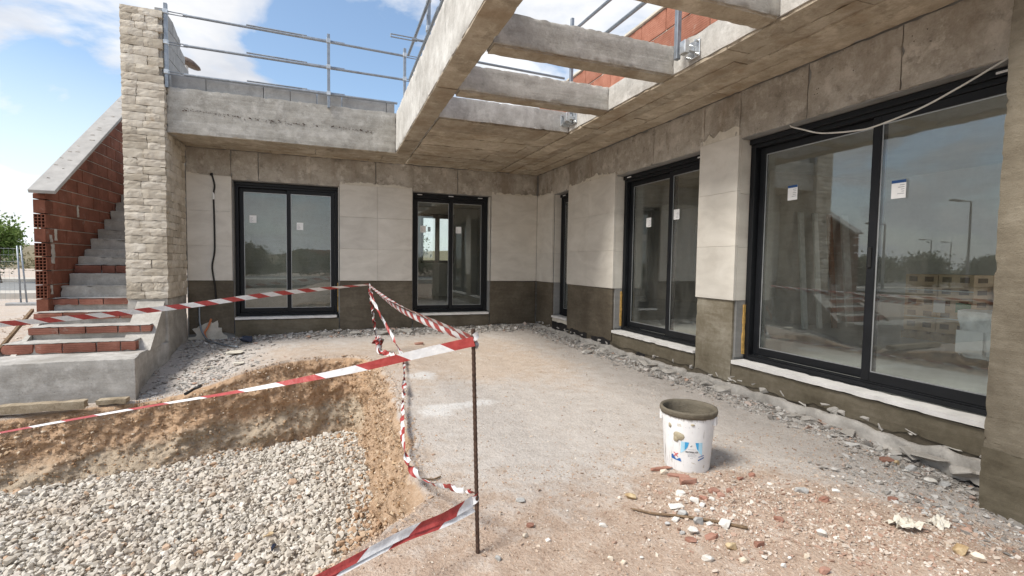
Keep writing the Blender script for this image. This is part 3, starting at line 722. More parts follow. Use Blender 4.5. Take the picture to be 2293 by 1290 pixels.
# loose pebbles, dust crumbs and chippings on the ground
SHC = [hull_stone(RNG, 8, 0.55, 0.6) for _ in range(8)]
def on_ground(p): return ~inside(p, PEDGE[::3]-PNIN[::3]*0.02)
def spread(n, fn, med, sig, lo, hi, name, mat, flat=None):
    p = fn(n); p = p[on_ground(p)]; p = p[(p[:, 0] < 0.05)]
    s = np.exp(RNG.normal(math.log(med), sig, len(p))).clip(lo, hi)
    return scatter_mesh(name, mat, SHC, np.c_[p, gz(p[:, 0], p[:, 1])+s*0.12], s, RNG, flatten=flat)
spread(30000, lambda n: np.c_[RNG.uniform(-4.6, -0.2, n), -6.0-2.9*RNG.beta(1.1, 1.5, n)], 0.0062, 0.5, 0.003, 0.026, 'pebbles', M['pebble'])
spread(7000, lambda n: np.c_[RNG.uniform(-3.3, -0.2, n), RNG.uniform(-6.3, -0.3, n)], 0.008, 0.5, 0.004, 0.035, 'scattered_pebbles', M['pebble'], 0.7)
def heap(n):
    a = np.c_[RNG.normal(-1.7, 0.36, n), RNG.normal(-7.0, 0.26, n)]
    b = np.c_[RNG.normal(-2.0, 0.12, n), RNG.normal(-6.98, 0.20, n)]
    c = np.c_[RNG.uniform(-1.7, -0.6, n), RNG.normal(-7.45, 0.22, n)]
    return np.vstack([a, b[:n//5], c])
spread(3600, heap, 0.0105, 0.55, 0.004, 0.034, 'brick_chippings', M['heap'])
def foot_r(n):
    return np.c_[-0.02-0.42*RNG.beta(1.0, 2.6, n), RNG.uniform(-7.6, -0.1, n)]
def foot_b(n):
    return np.c_[RNG.uniform(-5.9, -0.1, n), -0.04-0.55*RNG.beta(1.0, 2.4, n)]
spread(9000, foot_r, 0.019, 0.65, 0.005, 0.10, 'wall_foot_debris', M['rubble'], 0.75)
spread(5200, foot_b, 0.026, 0.6, 0.008, 0.12, 'back_wall_debris', M['rubble'], 0.75)
spread(2200, lambda n: np.c_[RNG.normal(-5.45, 0.35, n), RNG.uniform(-2.2, -0.3, n)], 0.024, 0.6, 0.008, 0.10, 'landing_debris', M['rubble'], 0.6)
spread(1100, lambda n: np.c_[RNG.uniform(-0.9, -0.15, n), RNG.uniform(-8.0, -6.6, n)], 0.018, 0.55, 0.006, 0.06, 'corner_debris', M['rubble'], 0.7)
spread(900, lambda n: np.c_[RNG.uniform(-9.5, -7.5, n), RNG.uniform(-1.5, 6, n)], 0.03, 0.6, 0.01, 0.12, 'yard_stones', M['pebble'], 0.7)

# ------------------------------------------------------------------ the house
ZS, ZL, ZP, ZSILL, ZT = 3.03, 2.56, 0.95, 0.355, 2.60
house = thing('unfinished_house', 'unfinished single storey concrete house with black sliding doors, pale tiles and dark mortar plinth', 'house', (0, 0, 0))
OPB = [(-5.30, -3.70), (-2.44, -0.97)]
OPR = [(-1.36, -0.75), (-4.53, -2.81), (-7.60, -5.06)]
XE, YE = 5.0, 4.4
def pb(axis, a0, a1, d0, d1, z0, z1):
    """box on a wall: axis 'b' back wall (runs along x, depth +y) or 'r' right wall (runs along y, depth +x)"""
    return (a0, d0, z0, a1, d1, z1) if axis == 'b' else (d0, a0, z0, d1, a1, z1)
wall_b = MB()
for a0, a1 in [(-5.95, -5.30), (-3.70, -2.44), (-0.97, 0.03)]: wall_b.box(a0, 0.035, -0.5, a1, 0.30, ZL)
for a0, a1 in OPB: wall_b.box(a0, 0.035, -0.5, a1, 0.30, ZSILL-0.06)
wall_b.box(-5.95, 0.02, ZL, 0.02, 0.30, ZS+0.04)
wall_b = wall_b.build('back_wall', M['reveal'], house)
wall_r = MB()
for a0, a1 in [(-0.75, 0.034), (-2.81, -1.36), (-5.06, -4.53), (-9.5, -7.60)]: wall_r.box(0.035, a0, -0.5, 0.30, a1, ZL)
for a0, a1 in OPR: wall_r.box(0.035, a0, -0.5, 0.30, a1, ZSILL-0.06)
wall_r.box(0.02, -9.5, ZL, 0.30, 0.019, ZS+0.04)
wall_r = wall_r.build('side_wall', M['reveal'], house)

# lintel faced with cast panels that meet in open vertical seams
def panels(axis, cuts, parent, sgn):
    for a0, a1 in zip(cuts[:-1], cuts[1:]):
        off = RNG.uniform(-0.004, 0.005); g = 0.0035
        lo, hi = min(a0, a1)+g, max(a0, a1)-g
        m = MB().rough(*pb(axis, lo, hi, off, 0.03, ZL+RNG.uniform(0, 0.006), ZS-0.004), step=0.04, amp=0.007, freq=6, chip=0.012, seed=int(RNG.integers(99)))
        m.build('concrete_panel', M['lintel'], parent, smooth=True)
    for a in cuts[1:-1]:     # mortar bead in the seam
        if RNG.random() < 0.8:
            w = RNG.uniform(0.02, 0.04)
            MB().rough(*pb(axis, a-w, a+w, -0.010, 0.012, ZL+0.02, ZS-0.006), step=0.025, amp=0.010, freq=16, chip=0.006).build('mortar_joint', M['lintel'], parent, smooth=True)
panels('b', [-5.94, -5.32, -4.93, -4.18, -3.64, -3.09, -2.45, -1.62, -0.88, -0.012], wall_b, 1)
panels('r', [-0.012, -0.43, -0.62, -1.38, -2.10, -2.83, -3.65, -4.55, -5.03, -5.79, -6.52, -7.26], wall_r, 1)

# tiles
def tiles(axis, a0, a1, cols, rows, parent, z0=ZP, z1=ZT):
    A = np.linspace(a0, a1, cols+1) if not isinstance(cols, list) else np.array([a0]+cols+[a1])
    Z = np.linspace(z0, z1, rows+1) if not isinstance(rows, list) else np.array([z0]+rows+[z1])
    for i in range(len(A)-1):
        for j in range(len(Z)-1):
            off = RNG.uniform(-0.0012, 0.0012)
            b = pb(axis, A[i]+0.0007, A[i+1]-0.0007, -0.014+off, 0.024, Z[j]+0.0007, Z[j+1]-0.0007)
            MB().box(*b).build('tile', M['tile'], parent, bevel=0.002)
tiles('b', -5.93, -5.315, 1, 3, wall_b)
tiles('b', -3.69, -2.455, [-3.06], 3, wall_b)
tiles('b', -0.955, -0.016, 1, 3, wall_b)
tiles('r', -0.735, -0.016, 1, 3, wall_r)
tiles('r', -2.825, -1.36, [-2.06], 3, wall_r)
tiles('r', -5.075, -4.53, 1, 3, wall_r)
def jamb(axis, a, t, parent, zt=ZL):
    """returns of the openings: tile above the plinth line, grey cement below; the slab runs from a to a+t"""
    lo, hi = min(a, a+t), max(a, a+t)
    for z0, z1 in zip(np.linspace(ZP, zt, 4)[:-1], np.linspace(ZP, zt, 4)[1:]):
        MB().box(*pb(axis, lo, hi, 0.026, 0.15, z0+0.001, z1-0.001)).build('tile', M['tile'], parent, bevel=0.0015)
    MB().box(*pb(axis, lo, hi, 0.037, 0.15, ZSILL+0.02, ZP-0.003)).build('reveal', M['reveal'], parent)
jamb('b', -0.97, -0.014, wall_b); jamb('b', -3.70, -0.012, wall_b)
jamb('r', -0.75, -0.014, wall_r); jamb('r', -2.81, -0.014, wall_r); jamb('r', -5.06, -0.014, wall_r)
for axis, a, t, par in (('b', -3.70, -0.030, wall_b), ('r', -2.81, -0.030, wall_r), ('r', -5.06, -0.030, wall_r)):
    MB().rough(*pb(axis, min(a-0.013, a+t), max(a-0.013, a+t), 0.115, 0.148, 0.40, ZP-0.04), step=0.03, amp=0.004, freq=20, chip=0.004).build('expanding_foam', M['foam'], par, smooth=True)

# ragged adhesive left above the top row of tiles
def ragged(axis, a0, a1, parent, hmax=0.055, seed=0, zt=ZT):
    n = max(6, int((a1-a0)/0.018)); a = np.linspace(a0, a1, n)
    h = 0.010+hmax*np.clip(0.40+1.0*fbm(np.c_[a*1.8, a*0, a*0+seed], 41, 2)+0.42*np.maximum(-0.3, vnoise(np.c_[a*26, a*0, a*0+seed], 42)), 0.05, 1.2)
    poly = [(a0, zt-0.01)]+[(x, zt+y) for x, y in zip(a, h)]+[(a1, zt-0.01)]
    V = []; 
    for d in (-0.0095, 0.004):
        for x, z in zip(a, h): V += [((x, d, zt-0.01) if axis == 'b' else (d, x, zt-0.01)), ((x, d, zt+z) if axis == 'b' else (d, x, zt+z))]
    F = []
    for i in range(n-1):
        p, q = 2*i, 2*n+2*i
        F += [(p, p+2, p+3, p+1), (q, q+1, q+3, q+2), (p+1, p+3, q+3, q+1)]
    MB().add(V, F).build('adhesive_smear', M['smear'], parent)
ragged('b', -5.93, -5.32, wall_b, 0.035, 1); ragged('b', -3.68, -2.46, wall_b, 0.05, 2); ragged('b', -0.95, -0.02, wall_b, 0.055, 3)
ragged('r', -0.73, -0.02, wall_r, 0.06, 4); ragged('r', -2.82, -1.37, wall_r, 0.07, 5); ragged('r', -5.07, -4.53, wall_r, 0.10, 6)

# waterproof mortar plinth, one coat per bay
def coat(axis, a0, a1, z0, z1, mat, d0=0.0, amp=0.003, par=None, ragz=0.03):
    m = MB().rough(*pb(axis, a0, a1, d0, 0.034, z0, z1), step=0.035, amp=amp, freq=7, chip=0.006, seed=int(RNG.integers(99)))
    for v in m.v:     # lower edge left uneven
        k = np.abs(v[:, 2]-z0) < 0.03
        v[:, 2] += np.where(k, ragz*fbm(np.c_[v[:, 0]*7, v[:, 1]*7, v[:, 2]*0], 44, 3), 0)
    m.build('mortar_coat', M[mat], par, smooth=True)
coat('b', -5.93, -5.305, 0.10, ZP-0.002, 'plinth', par=wall_b)
coat('b', -5.295, -3.705, -0.02, ZSILL-0.05, 'olive', par=wall_b)
coat('b', -3.695, -2.445, 0.09, ZP-0.002, 'plinth', 0.002, par=wall_b)
coat('b', -2.435, -0.975, 0.08, ZSILL-0.05, 'plinth', 0.001, par=wall_b)
coat('b', -0.965, -0.012, 0.10, ZP-0.002, 'plinth', 0.002, par=wall_b)
coat('r', -0.745, -0.012, 0.16, ZP-0.002, 'plinth', par=wall_r)
coat('r', -2.80, -1.365, 0.19, ZP-0.002, 'olive_dark' if 'olive_dark' in M else 'plinth', par=wall_r)
coat('r', -4.525, -2.815, 0.15, ZSILL-0.05, 'olive', par=wall_r)
coat('r', -5.055, -4.535, 0.13, ZP-0.002, 'olive_streak', 0.004, par=wall_r)
coat('r', -7.50, -5.065, 0.125, ZSILL-0.05, 'olive', par=wall_r)
coat('r', -1.355, -0.755, 0.24, ZSILL-0.05, 'smear', 0.004, par=wall_r)
# torn mortar at the foot of the wall and the rough footing that sticks out
for ya, yb, zt_ in ((-1.42, -0.72, 0.24), (-2.05, -1.45, 0.235), (-2.75, -2.2, 0.235), (-3.6, -3.4, 0.19)):
    MB().rough(0.010, ya, -0.02, 0.0345, yb, zt_, step=0.03, amp=0.012, freq=14, chip=0.02).build('torn_membrane', M['black_pl'], wall_r, smooth=True)
MB().rough(-0.030, -7.3, -0.05, 0.020, -0.05, 0.105, step=0.025, amp=0.030, freq=9, chip=0.02, faces='xyYZ').build('rough_mortar_bed', M['ledge'], wall_r, smooth=True)
MB().rough(0.018, -7.3, -0.02, 0.036, -0.05, 0.20, step=0.03, amp=0.010, freq=14, chip=0.01).build('dark_gap_band', M['plinth'], wall_r, smooth=True)  # dark mortar colour paints in the shaded gap below the coat
for k in range(44):
    y = RNG.uniform(-7.2, -0.15); w = RNG.uniform(0.03, 0.13); h = RNG.uniform(0.02, 0.08)
    zc = RNG.uniform(0.12, 0.17); Vq, Fq_ = SHC[k % 8]
    MB().add(Vq*np.array([0.045, w, h/0.55])+np.array([0.008, y, zc]), Fq_).build('mortar_lump', M['ledge'] if k % 3 else M['cement'], wall_r)
y = -0.05; k = 0
while y > -7.2:
    L = RNG.uniform(0.06, 0.40-0.18*sstep(-3, -6, y)); k += 1; Vq, Fq_ = SHC[k % 8]
    zt = 0.115-0.025*sstep(-4, -7, y); wd = RNG.uniform(0.10, 0.20); hh = RNG.uniform(0.06, 0.13)
    A = RNG.normal(0, 0.10); P = Vq*np.array([wd*1.3, L*1.25, hh/0.55]); P = np.c_[P[:, 0]*math.cos(A)-P[:, 1]*math.sin(A), P[:, 0]*math.sin(A)+P[:, 1]*math.cos(A), P[:, 2]]
    P = P+np.array([-0.075+RNG.normal(0, 0.02), y-L/2, zt-0.02-hh*0.42])
    P[:, 2] -= 0.030*RNG.random()
    if RNG.random() < 0.72: MB().add(P, Fq_).build('footing_chunk', M['ledge'], wall_r, bevel=0.010)
    y -= L*RNG.uniform(0.6, 1.15)
# patch of bare plaster beside the pillar
n = 64; a = np.linspace(0, 2*math.pi, n, endpoint=False)
r = 1+0.30*fbm(np.c_[np.cos(a)*1.6, np.sin(a)*1.6, a*0], 71, 3)+0.30*vnoise(np.c_[a*5.5, a*0, a*0], 72)
MB().add([(-5.63+0.27*rr*math.cos(t), -0.0075, 0.02+0.25*rr*math.sin(t)) for t, rr in zip(a, r)]+[(-5.63, -0.0078, 0.02)], [(i, (i+1) % n, n) for i in range(n)]).build('bare_patch', M['smear'], wall_b)

# roof slab, beams
roof = MB()
roof.rough(-5.93, -0.62, ZS+0.016, -2.85, YE, 3.30, step=0.12, amp=0.003, chip=0.0)
roof.rough(-2.60, -3.00, ZS+0.016, -0.86, YE, 3.30, step=0.06, amp=0.004, chip=0.012)
roof.rough(-0.86, -9.4, ZS+0.016, XE, YE, 3.30, step=0.08, amp=0.004, chip=0.012)
roof = roof.build('roof_slab', M['beam_y'], house, smooth=True)
MB().rough(-5.935, -0.87, ZS-0.002, -2.852, -0.622, 3.655, step=0.035, amp=0.006, freq=7, chip=0.012).build('edge_beam', M['beam'], house, smooth=True)
MB().rough(-2.85, -9.4, ZS+0.012, -2.602, -0.60, 3.655, step=0.035, amp=0.006, freq=7, chip=0.014).build('edge_beam', M['beam_y'], house, smooth=True)
for y0, y1 in ((-4.0, -3.805), (-5.12, -4.92), (-6.25, -6.065), (-7.45, -7.26)):
    MB().rough(-2.598, y0, ZS+0.012, -0.862, y1, 3.30, step=0.022, amp=0.005, freq=8, chip=0.011, seed=int(-y0)).build('pergola_beam', M['beam'], house, smooth=True)
MB().rough(-2.598, -3.02, ZS+0.004, -0.872, -3.002, 3.298, step=0.03, amp=0.004, freq=8, chip=0.012).build('slab_edge', M['beam_y'], roof, smooth=True)  # paler concrete stands in for direct sun on this edge
# imprint of the formwork boards under the slab
def soffit(x0, x1, y0, y1, along, widths, lmin, lmax):
    c = x0 if along == 'y' else y0; end = x1 if along == 'y' else y1; i = 0
    while c < end-0.02:
        w = min(widths[i % len(widths)]*RNG.uniform(0.9, 1.1), end-c); i += 1
        if end-(c+w) < 0.05: w = end-c
        p = (y0 if along == 'y' else x0); pend = y1 if along == 'y' else x1; p -= RNG.uniform(0, 0.0)
        while p < pend-0.02:
            L = min(RNG.uniform(lmin, lmax), pend-p)
            if pend-(p+L) < 0.12: L = pend-p
            dz = RNG.uniform(0.0, 0.017); g = 0.0015
            b = (c+g, p+g, ZS-dz, c+w-g, p+L-g, ZS+0.022) if along == 'y' else (p+g, c+g, ZS-dz, p+L-g, c+w-g, ZS+0.022)
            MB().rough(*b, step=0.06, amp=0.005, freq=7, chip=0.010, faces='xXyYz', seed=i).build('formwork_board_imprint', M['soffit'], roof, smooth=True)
            p += L
        c += w
soffit(-0.85, -0.012, -9.0, -0.012, 'y', [0.22, 0.17, 0.25, 0.2], 0.9, 2.2)
soffit(-2.59, -0.86, -2.985, -0.012, 'x', [0.5, 0.27, 0.5, 0.3], 0.7, 1.7)
soffit(-5.92, -2.60, -0.865, -0.012, 'x', [0.24, 0.42, 0.2], 0.9, 1.9)
soffit(-2.845, -2.61, -9.0, -0.87, 'y', [0.24], 1.0, 2.4)
for y0, y1 in ((-4.0, -3.805), (-5.12, -4.92), (-6.25, -6.065)):
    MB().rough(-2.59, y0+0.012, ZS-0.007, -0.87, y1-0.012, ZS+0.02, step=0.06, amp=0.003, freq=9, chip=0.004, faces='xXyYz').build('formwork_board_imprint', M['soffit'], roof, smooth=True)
# honeycombed joint across the face of the long edge beam
hc = []
for k in range(230):
    x = RNG.uniform(-5.75, -3.2); zc = 3.345-0.012*(x+5.9)+0.012*math.sin(x*3)+RNG.normal(0, 0.010+0.012*(RNG.random() < 0.2)); hc.append((x, -0.8705, zc))
hc = np.array(hc); scatter = scatter_mesh('honeycomb_pits', M['rust'], SHC, hc, np.exp(RNG.normal(math.log(0.014), 0.45, len(hc))).clip(0.006, 0.035), RNG)
scatter.parent = house; ORG[scatter.name] = np.zeros(3)

# rendered column at the near end of the side wall
MB().rough(-0.35, -8.5, -0.6, 0.02, -7.27, ZS-0.016, step=0.022, amp=0.0035, freq=26, chip=0.006).build('column', M['column'], house, smooth=True)
MB().rough(-0.357, -8.5, -0.6, -0.345, -7.266, 0.30, step=0.022, amp=0.004, freq=16, chip=0.006).build('column_base_coat', M['olive'], house, smooth=True)

# inside: floor, ceiling, partitions
box('floor_slab', M['floor_in'], house, -5.9, 0.31, 0.10, XE, YE, ZSILL)
box('floor_slab', M['floor_in'], house, 0.31, -9.4, 0.10, XE, 0.305, ZSILL)
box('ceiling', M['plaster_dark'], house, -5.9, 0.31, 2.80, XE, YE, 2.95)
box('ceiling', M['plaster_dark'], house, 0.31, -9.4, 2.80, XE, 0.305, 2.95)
def holed(axis, a0, a1, d0, d1, holes, name, mat):
    m = MB(); a = a0
    for h0, h1, z0, z1 in holes:
        m.box(*pb(axis, a, h0, d0, d1, 0.0, 3.0)); m.box(*pb(axis, h0, h1, d0, d1, 0.0, z0)); m.box(*pb(axis, h0, h1, d0, d1, z1, 3.0)); a = h1
    m.box(*pb(axis, a, a1, d0, d1, 0.0, 3.0)); return m.build(name, M[mat], house)
holed('b', -5.95, XE, YE, YE+0.25, [(-4.9, -4.3, 1.3, 2.2), (-1.55, -0.62, 1.27, 2.62), (2.2, 3.4, 1.2, 2.3)], 'rear_wall', 'plaster')
holed('r', -9.4, YE, XE, XE+0.25, [(-9.0, -5.9, 0.0, 2.75), (-2.4, -1.2, 1.2, 2.3), (0.35, 1.30, 1.12, 2.40)], 'rear_wall', 'plaster')  # first opening in the list is added to brighten the room inside
holed('b', 0.31, XE, 2.3, 2.42, [(3.4, 4.3, 0.36, 2.5)], 'partition', 'plaster')
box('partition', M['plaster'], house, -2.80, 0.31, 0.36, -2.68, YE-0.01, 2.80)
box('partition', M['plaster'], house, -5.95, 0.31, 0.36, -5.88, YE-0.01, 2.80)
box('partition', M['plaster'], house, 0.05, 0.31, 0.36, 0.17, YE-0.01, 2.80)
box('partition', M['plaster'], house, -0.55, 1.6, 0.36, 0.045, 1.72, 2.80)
box('dark_room_screen', M['plaster_dark'], house, -5.6, 0.9, 0.36, -2.9, 0.94, 2.80)  # screen added behind the left door to keep its room dark
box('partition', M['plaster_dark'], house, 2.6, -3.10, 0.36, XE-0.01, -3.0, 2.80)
def rear_window(axis, a0, a1, z0, z1, d):
    f = MB(); w = 0.075
    for b in ((a0, a1, z0, z0+w), (a0, a1, z1-0.12, z1), (a0, a0+w, z0+w, z1-0.12), (a1-w, a1, z0+w, z1-0.12), ((a0+a1)/2-0.06, (a0+a1)/2+0.06, z0+w, z1-0.12)):
        f.box(*pb(axis, b[0], b[1], d, d+0.06, b[2], b[3]))
    f = f.build('rear_window', M['alu'], house)
    for s0, s1 in ((a0+w, (a0+a1)/2-0.06), ((a0+a1)/2+0.06, a1-w)):
        MB().box(*pb(axis, s0, s1, d+0.025, d+0.035, z0+w, z1-0.12)).build('pane', M['glass'], f)
    MB().box(*pb(axis, (a0+a1)/2-0.27, (a0+a1)/2-0.19, d+0.018, d+0.022, z0+0.85*(z1-z0)*0.75, z0+0.85*(z1-z0)*0.75+0.13)).build('sticker', M['paper'], f)
rear_window('b', -1.55, -0.62, 1.27, 2.62, YE+0.06)
rear_window('b', -4.9, -4.3, 1.3, 2.2, YE+0.06); rear_window('b', 2.2, 3.4, 1.2, 2.3, YE+0.06)
rear_window('r', -2.4, -1.2, 1.2, 2.3, XE+0.06); rear_window('r', 0.35, 1.30, 1.12, 2.40, XE+0.06)

# sliding doors
def sliding_door(axis, a0, a1, label, split, clips, stickers, sill_a, flip=False, blue=False):
    z0, z1 = ZSILL, ZL-0.004; d = 0.15; W = 0.055
    f = MB()
    f.box(*pb(axis, a0, a0+W, d, d+0.11, z0, z1)); f.box(*pb(axis, a1-W, a1, d, d+0.11, z0, z1))
    f.box(*pb(axis, a0+W, a1-W, d, d+0.11, z1-0.085, z1)); f.box(*pb(axis, a0+W, a1-W, d, d+0.11, z0, z0+0.035))
    f.box(*pb(axis, a0+W, a1-W, d+0.012, d+0.020, z0+0.035, z0+0.050)); f.box(*pb(axis, a0+W, a1-W, d+0.055, d+0.063, z0+0.035, z0+0.050))
    f.box(*pb(axis, a0+0.01, a1-0.01, d-0.035, d-0.004, z1-0.05, z1-0.002))
    fr = f.build('sliding_door', M['alu'], house, bevel=0.003); tag(fr, label)
    if clips:
        for c in clips:
            MB().box(*pb(axis, c-0.045, c+0.045, d-0.046, d-0.0345, z1-0.036, z1-0.022)).build('clip', M['white_pl'], fr, bevel=0.002)
    ms = split
    leaves = [(a0+W+0.003, ms+0.028, 0.062), (ms-0.028, a1-W-0.003, 0.010)]
    if flip: leaves = [(a0+W+0.003, ms+0.028, 0.010), (ms-0.028, a1-W-0.003, 0.062)]
    zb, zt = z0+0.052, z1-0.088
    for i, (s0, s1, dd) in enumerate(leaves):
        if s1-s0 < 0.15: continue
        s = MB(); t = 0.062; D0, D1 = d+dd, d+dd+0.042
        s.box(*pb(axis, s0, s0+t, D0, D1, zb, zt)); s.box(*pb(axis, s1-t, s1, D0, D1, zb, zt))
        s.box(*pb(axis, s0+t, s1-t, D0, D1, zb, zb+0.072)); s.box(*pb(axis, s0+t, s1-t, D0, D1, zt-0.06, zt))
        s = s.build('sash', M['alu'], fr, bevel=0.003)
        p = (s0+t, s1-t, zb+0.072, zt-0.06)
        gm = D0+0.017
        bead = MB(); e = 0.009
        for q in ((p[0], p[0]+e, p[2], p[3]), (p[1]-e, p[1], p[2], p[3]), (p[0]+e, p[1]-e, p[2], p[2]+e), (p[0]+e, p[1]-e, p[3]-e, p[3])):
            bead.box(*pb(axis, q[0], q[1], gm-0.003, gm-0.0005, q[2], q[3]))
        bead.build('glazing_bead', M['spacer'], fr)
        MB().box(*pb(axis, p[0], p[1], gm, gm+0.014, p[2], p[3])).build('pane', M['glass'], fr)
        for (k, sa, sz) in stickers:
            if k != i: continue
            w, h = 0.052, 0.062
            if blue: w, h = 0.050, 0.068
            MB().box(*pb(axis, sa-w, sa+w, gm-0.0035, gm-0.0012, sz-h, sz+h)).build('sticker', M['paper'], fr)
            if blue: MB().box(*pb(axis, sa-w, sa+w, gm-0.0042, gm-0.0036, sz+h-0.022, sz+h)).build('sticker_header', M['blue_print'], fr)
            for q in range(5):
                L = w*RNG.uniform(0.3, 0.75); zc = sz+h-0.038-q*0.016
                MB().box(*pb(axis, sa-w*0.8, sa-w*0.8+L*1.3, gm-0.0042, gm-0.0036, zc-0.002, zc+0.002)).build('sticker_print', M['grey_print'], fr)
    MB().box(*pb(axis, ms-0.012, ms+0.012, d-0.004, d+0.012, 1.30, 1.46)).build('handle', M['rubber'], fr, bevel=0.004)
    # stone sill
    MB().rough(*pb(axis, sill_a[0], sill_a[1], -0.022, d-0.001, z0-0.045, z0-0.004), step=0.05, amp=0.002, freq=10, chip=0.006).build('sill', M['sill'], fr, smooth=True)
    return fr
sliding_door('b', -5.30, -3.714, 'wide black sliding door mirroring dark trees and sky, beside the stone pillar', -4.50, None, [(0, -5.045, 1.965), (1, -4.325, 1.87)], (-5.295, -3.735))
sliding_door('b', -2.44, -0.984, 'black sliding door on the back wall with a rear window seen through it', -1.70, [-2.30, -1.72, -1.15], [(0, -2.22, 1.905), (1, -1.555, 1.91)], (-2.435, -0.99))
sliding_door('r', -1.36, -0.764, 'narrow black glazed door beside the inner corner', -1.33, [-0.95], [(1, -1.22, 1.90)], (-1.355, -0.766))
sliding_door('r', -4.53, -2.824, 'black sliding door between the two tiled piers of the side wall', -3.83, [-2.99, -4.40], [(1, -3.31, 1.875), (0, -3.94, 1.925)], (-4.528, -2.83), True)
sliding_door('r', -7.60, -5.074, 'largest black sliding door next to the rough column, reflecting street lamps', -6.27, [-7.05], [(1, -5.50, 1.99), (0, -6.44, 1.89)], (-7.5, -5.08), True, True)

# ------------------------------------------------------------------ stone clad pillar
pil = thing('stone_pillar', 'tall pillar clad in rough cream split stone at the foot of the stairs', 'pillar', (-6.18, -0.46, 0))
core = MB(); core.box(-6.40, -0.895, 0.72, -5.975, 0.0, 4.62); core.build('core', M['mortar'], pil)
MB().rough(-6.42, -0.93, -0.6, -5.955, 0.0, 0.735, step=0.04, amp=0.010, freq=6, chip=0.02).build('concrete_base', M['cement'], pil, smooth=True)
def stone_mesh(k):
    """unit split stone: x -0.5..0.5 wide, z -0.5..0.5 high, rough face towards -y, depth 1"""
    nx_, nz_ = 7, 5
    V = []; F = []
    xs = np.linspace(-0.5, 0.5, nx_); zs = np.linspace(-0.5, 0.5, nz_)
    for iz, z in enumerate(zs):
        for ix, x in enumerate(xs):
            e = min(ix, nx_-1-ix, 2)/2*0.5+min(iz, nz_-1-iz, 2)/2*0.5
            bulge = 0.18*min(1, e*1.3)+0.20*float(fbm(np.array([[x*2.6+k*7.1, z*1.9+k*3.3, k]]), 81, 3)[0])*(0.25+e)
            ex = x+(0.03*float(vnoise(np.array([[z*4+k, x*9, k]]), 3)[0]) if abs(abs(x)-0.5) < 1e-6 else 0)
            ez = z+(0.07*float(vnoise(np.array([[x*5+k, z*9, k+9]]), 4)[0]) if abs(abs(z)-0.5) < 1e-6 else 0)
            V.append((ex, -0.5-bulge, ez))
    for iz in range(nz_-1):
        for ix in range(nx_-1):
            a = iz*nx_+ix; F.append((a, a+1, a+nx_+1, a+nx_))
    b = len(V); ring = [iz*nx_ for iz in range(nz_)]
    border = list(range(nx_))+[iz*nx_+nx_-1 for iz in range(1, nz_)]+[(nz_-1)*nx_+ix for ix in range(nx_-2, -1, -1)]+[iz*nx_ for iz in range(nz_-2, 0, -1)]
    for i in border: V.append((V[i][0], 0.5, V[i][2]))
    n = len(border)
    for j in range(n): F.append((border[j], b+j, b+(j+1) % n, border[(j+1) % n]))
    me = bpy.data.meshes.new('stone'); me.from_pydata(V, [], F); me.materials.append(M['stone']); me.update(); return me
STN = [stone_mesh(k) for k in range(10)]
z = 0.735; row = 0
while z < 4.62:
    h = min(RNG.choice([0.105, 0.115, 0.125, 0.095]), 4.655-z)
    if h < 0.05: break
    def course(length):
        out = []; p = 0
        while p < length-0.001:
            w = RNG.uniform(0.13, 0.30)
            if length-(p+w) < 0.09: w = length-p
            out.append((p, w)); p += w
        return out
    front_through = row % 2 == 0
    x1 = -5.943 if front_through else -5.995
    for p, w in course(x1+6.42):
        inst('stone', STN[RNG.integers(10)], pil, (-6.42+p+w/2, -0.912+RNG.uniform(-0.006, 0.006), z+h/2), (w-0.004, 0.055, h-0.004))
    y0 = -0.89 if front_through else -0.945
    for p, w in course(0.0-y0) if z < 3.60 else []:
        inst('stone', STN[RNG.integers(10)], pil, (-5.972+RNG.uniform(-0.006, 0.006), y0+p+w/2, z+h/2), (w-0.004, 0.055, h-0.004), (0, 0, math.pi/2))
    z += h; row += 1
box('cap', M['mortar'], pil, -6.40, -0.89, 4.622, -5.98, -0.02, 4.640)

# ------------------------------------------------------------------ stairs
ST = [(-1.65, .27), (-1.37, .43), (-1.09, .585), (-.85, .75), (-.66, .90), (-.42, 1.06), (-.28, 1.19), (-.16, 1.30), (.03, 1.41), (.25, 1.57), (.5, 1.73), (.73, 1.9), (.97, 2.06), (1.19, 2.22), (1.42, 2.38), (1.66, 2.54), (1.9, 2.70), (2.14, 2.86), (2.38, 3.02)]
stairs = thing('outdoor_stairs', 'unfinished outdoor stairs of cement and red bricks rising behind the stone pillar', 'stairs', (-6.8, -1.5, 0))
land = MB().rough(-10.5, -2.2, -0.36, -5.94, -0.935, 0.135, step=0.03, amp=0.005, freq=6, chip=0.012)
for v in land.v:     # the side of the landing is cast with a hollow curve
    t = sstep(-6.05, -5.94, v[:, 0])*sstep(-0.95, -1.3, v[:, 1])*sstep(-2.2, -1.75, v[:, 1])
    v[:, 0] -= 0.07*t
land.build('landing', M['slab'], stairs, smooth=True)
LEFTX = [-7.40, -7.28, -7.35, -7.28]; RIGHTX = [-6.10, -6.02, -6.135, -6.30]
def brick_row(y, z0, h, x0, x1, depth, lens, mat, parent, name='brick'):
    p = x0; i = 0
    while p < x1-0.02:
        L = min(lens[i % len(lens)], x1-p); i += 1
        if x1-(p+L) < 0.05: L = x1-p
        MB().rough(p+0.004, y+RNG.uniform(-0.004, 0.004), z0, p+L-0.004, y+depth, z0+h+RNG.uniform(-0.003, 0.003), step=0.06, amp=0.003, freq=18, chip=0.010, seed=i).build(name, M[mat], parent, smooth=True)
        p += L
zprev = 0.13
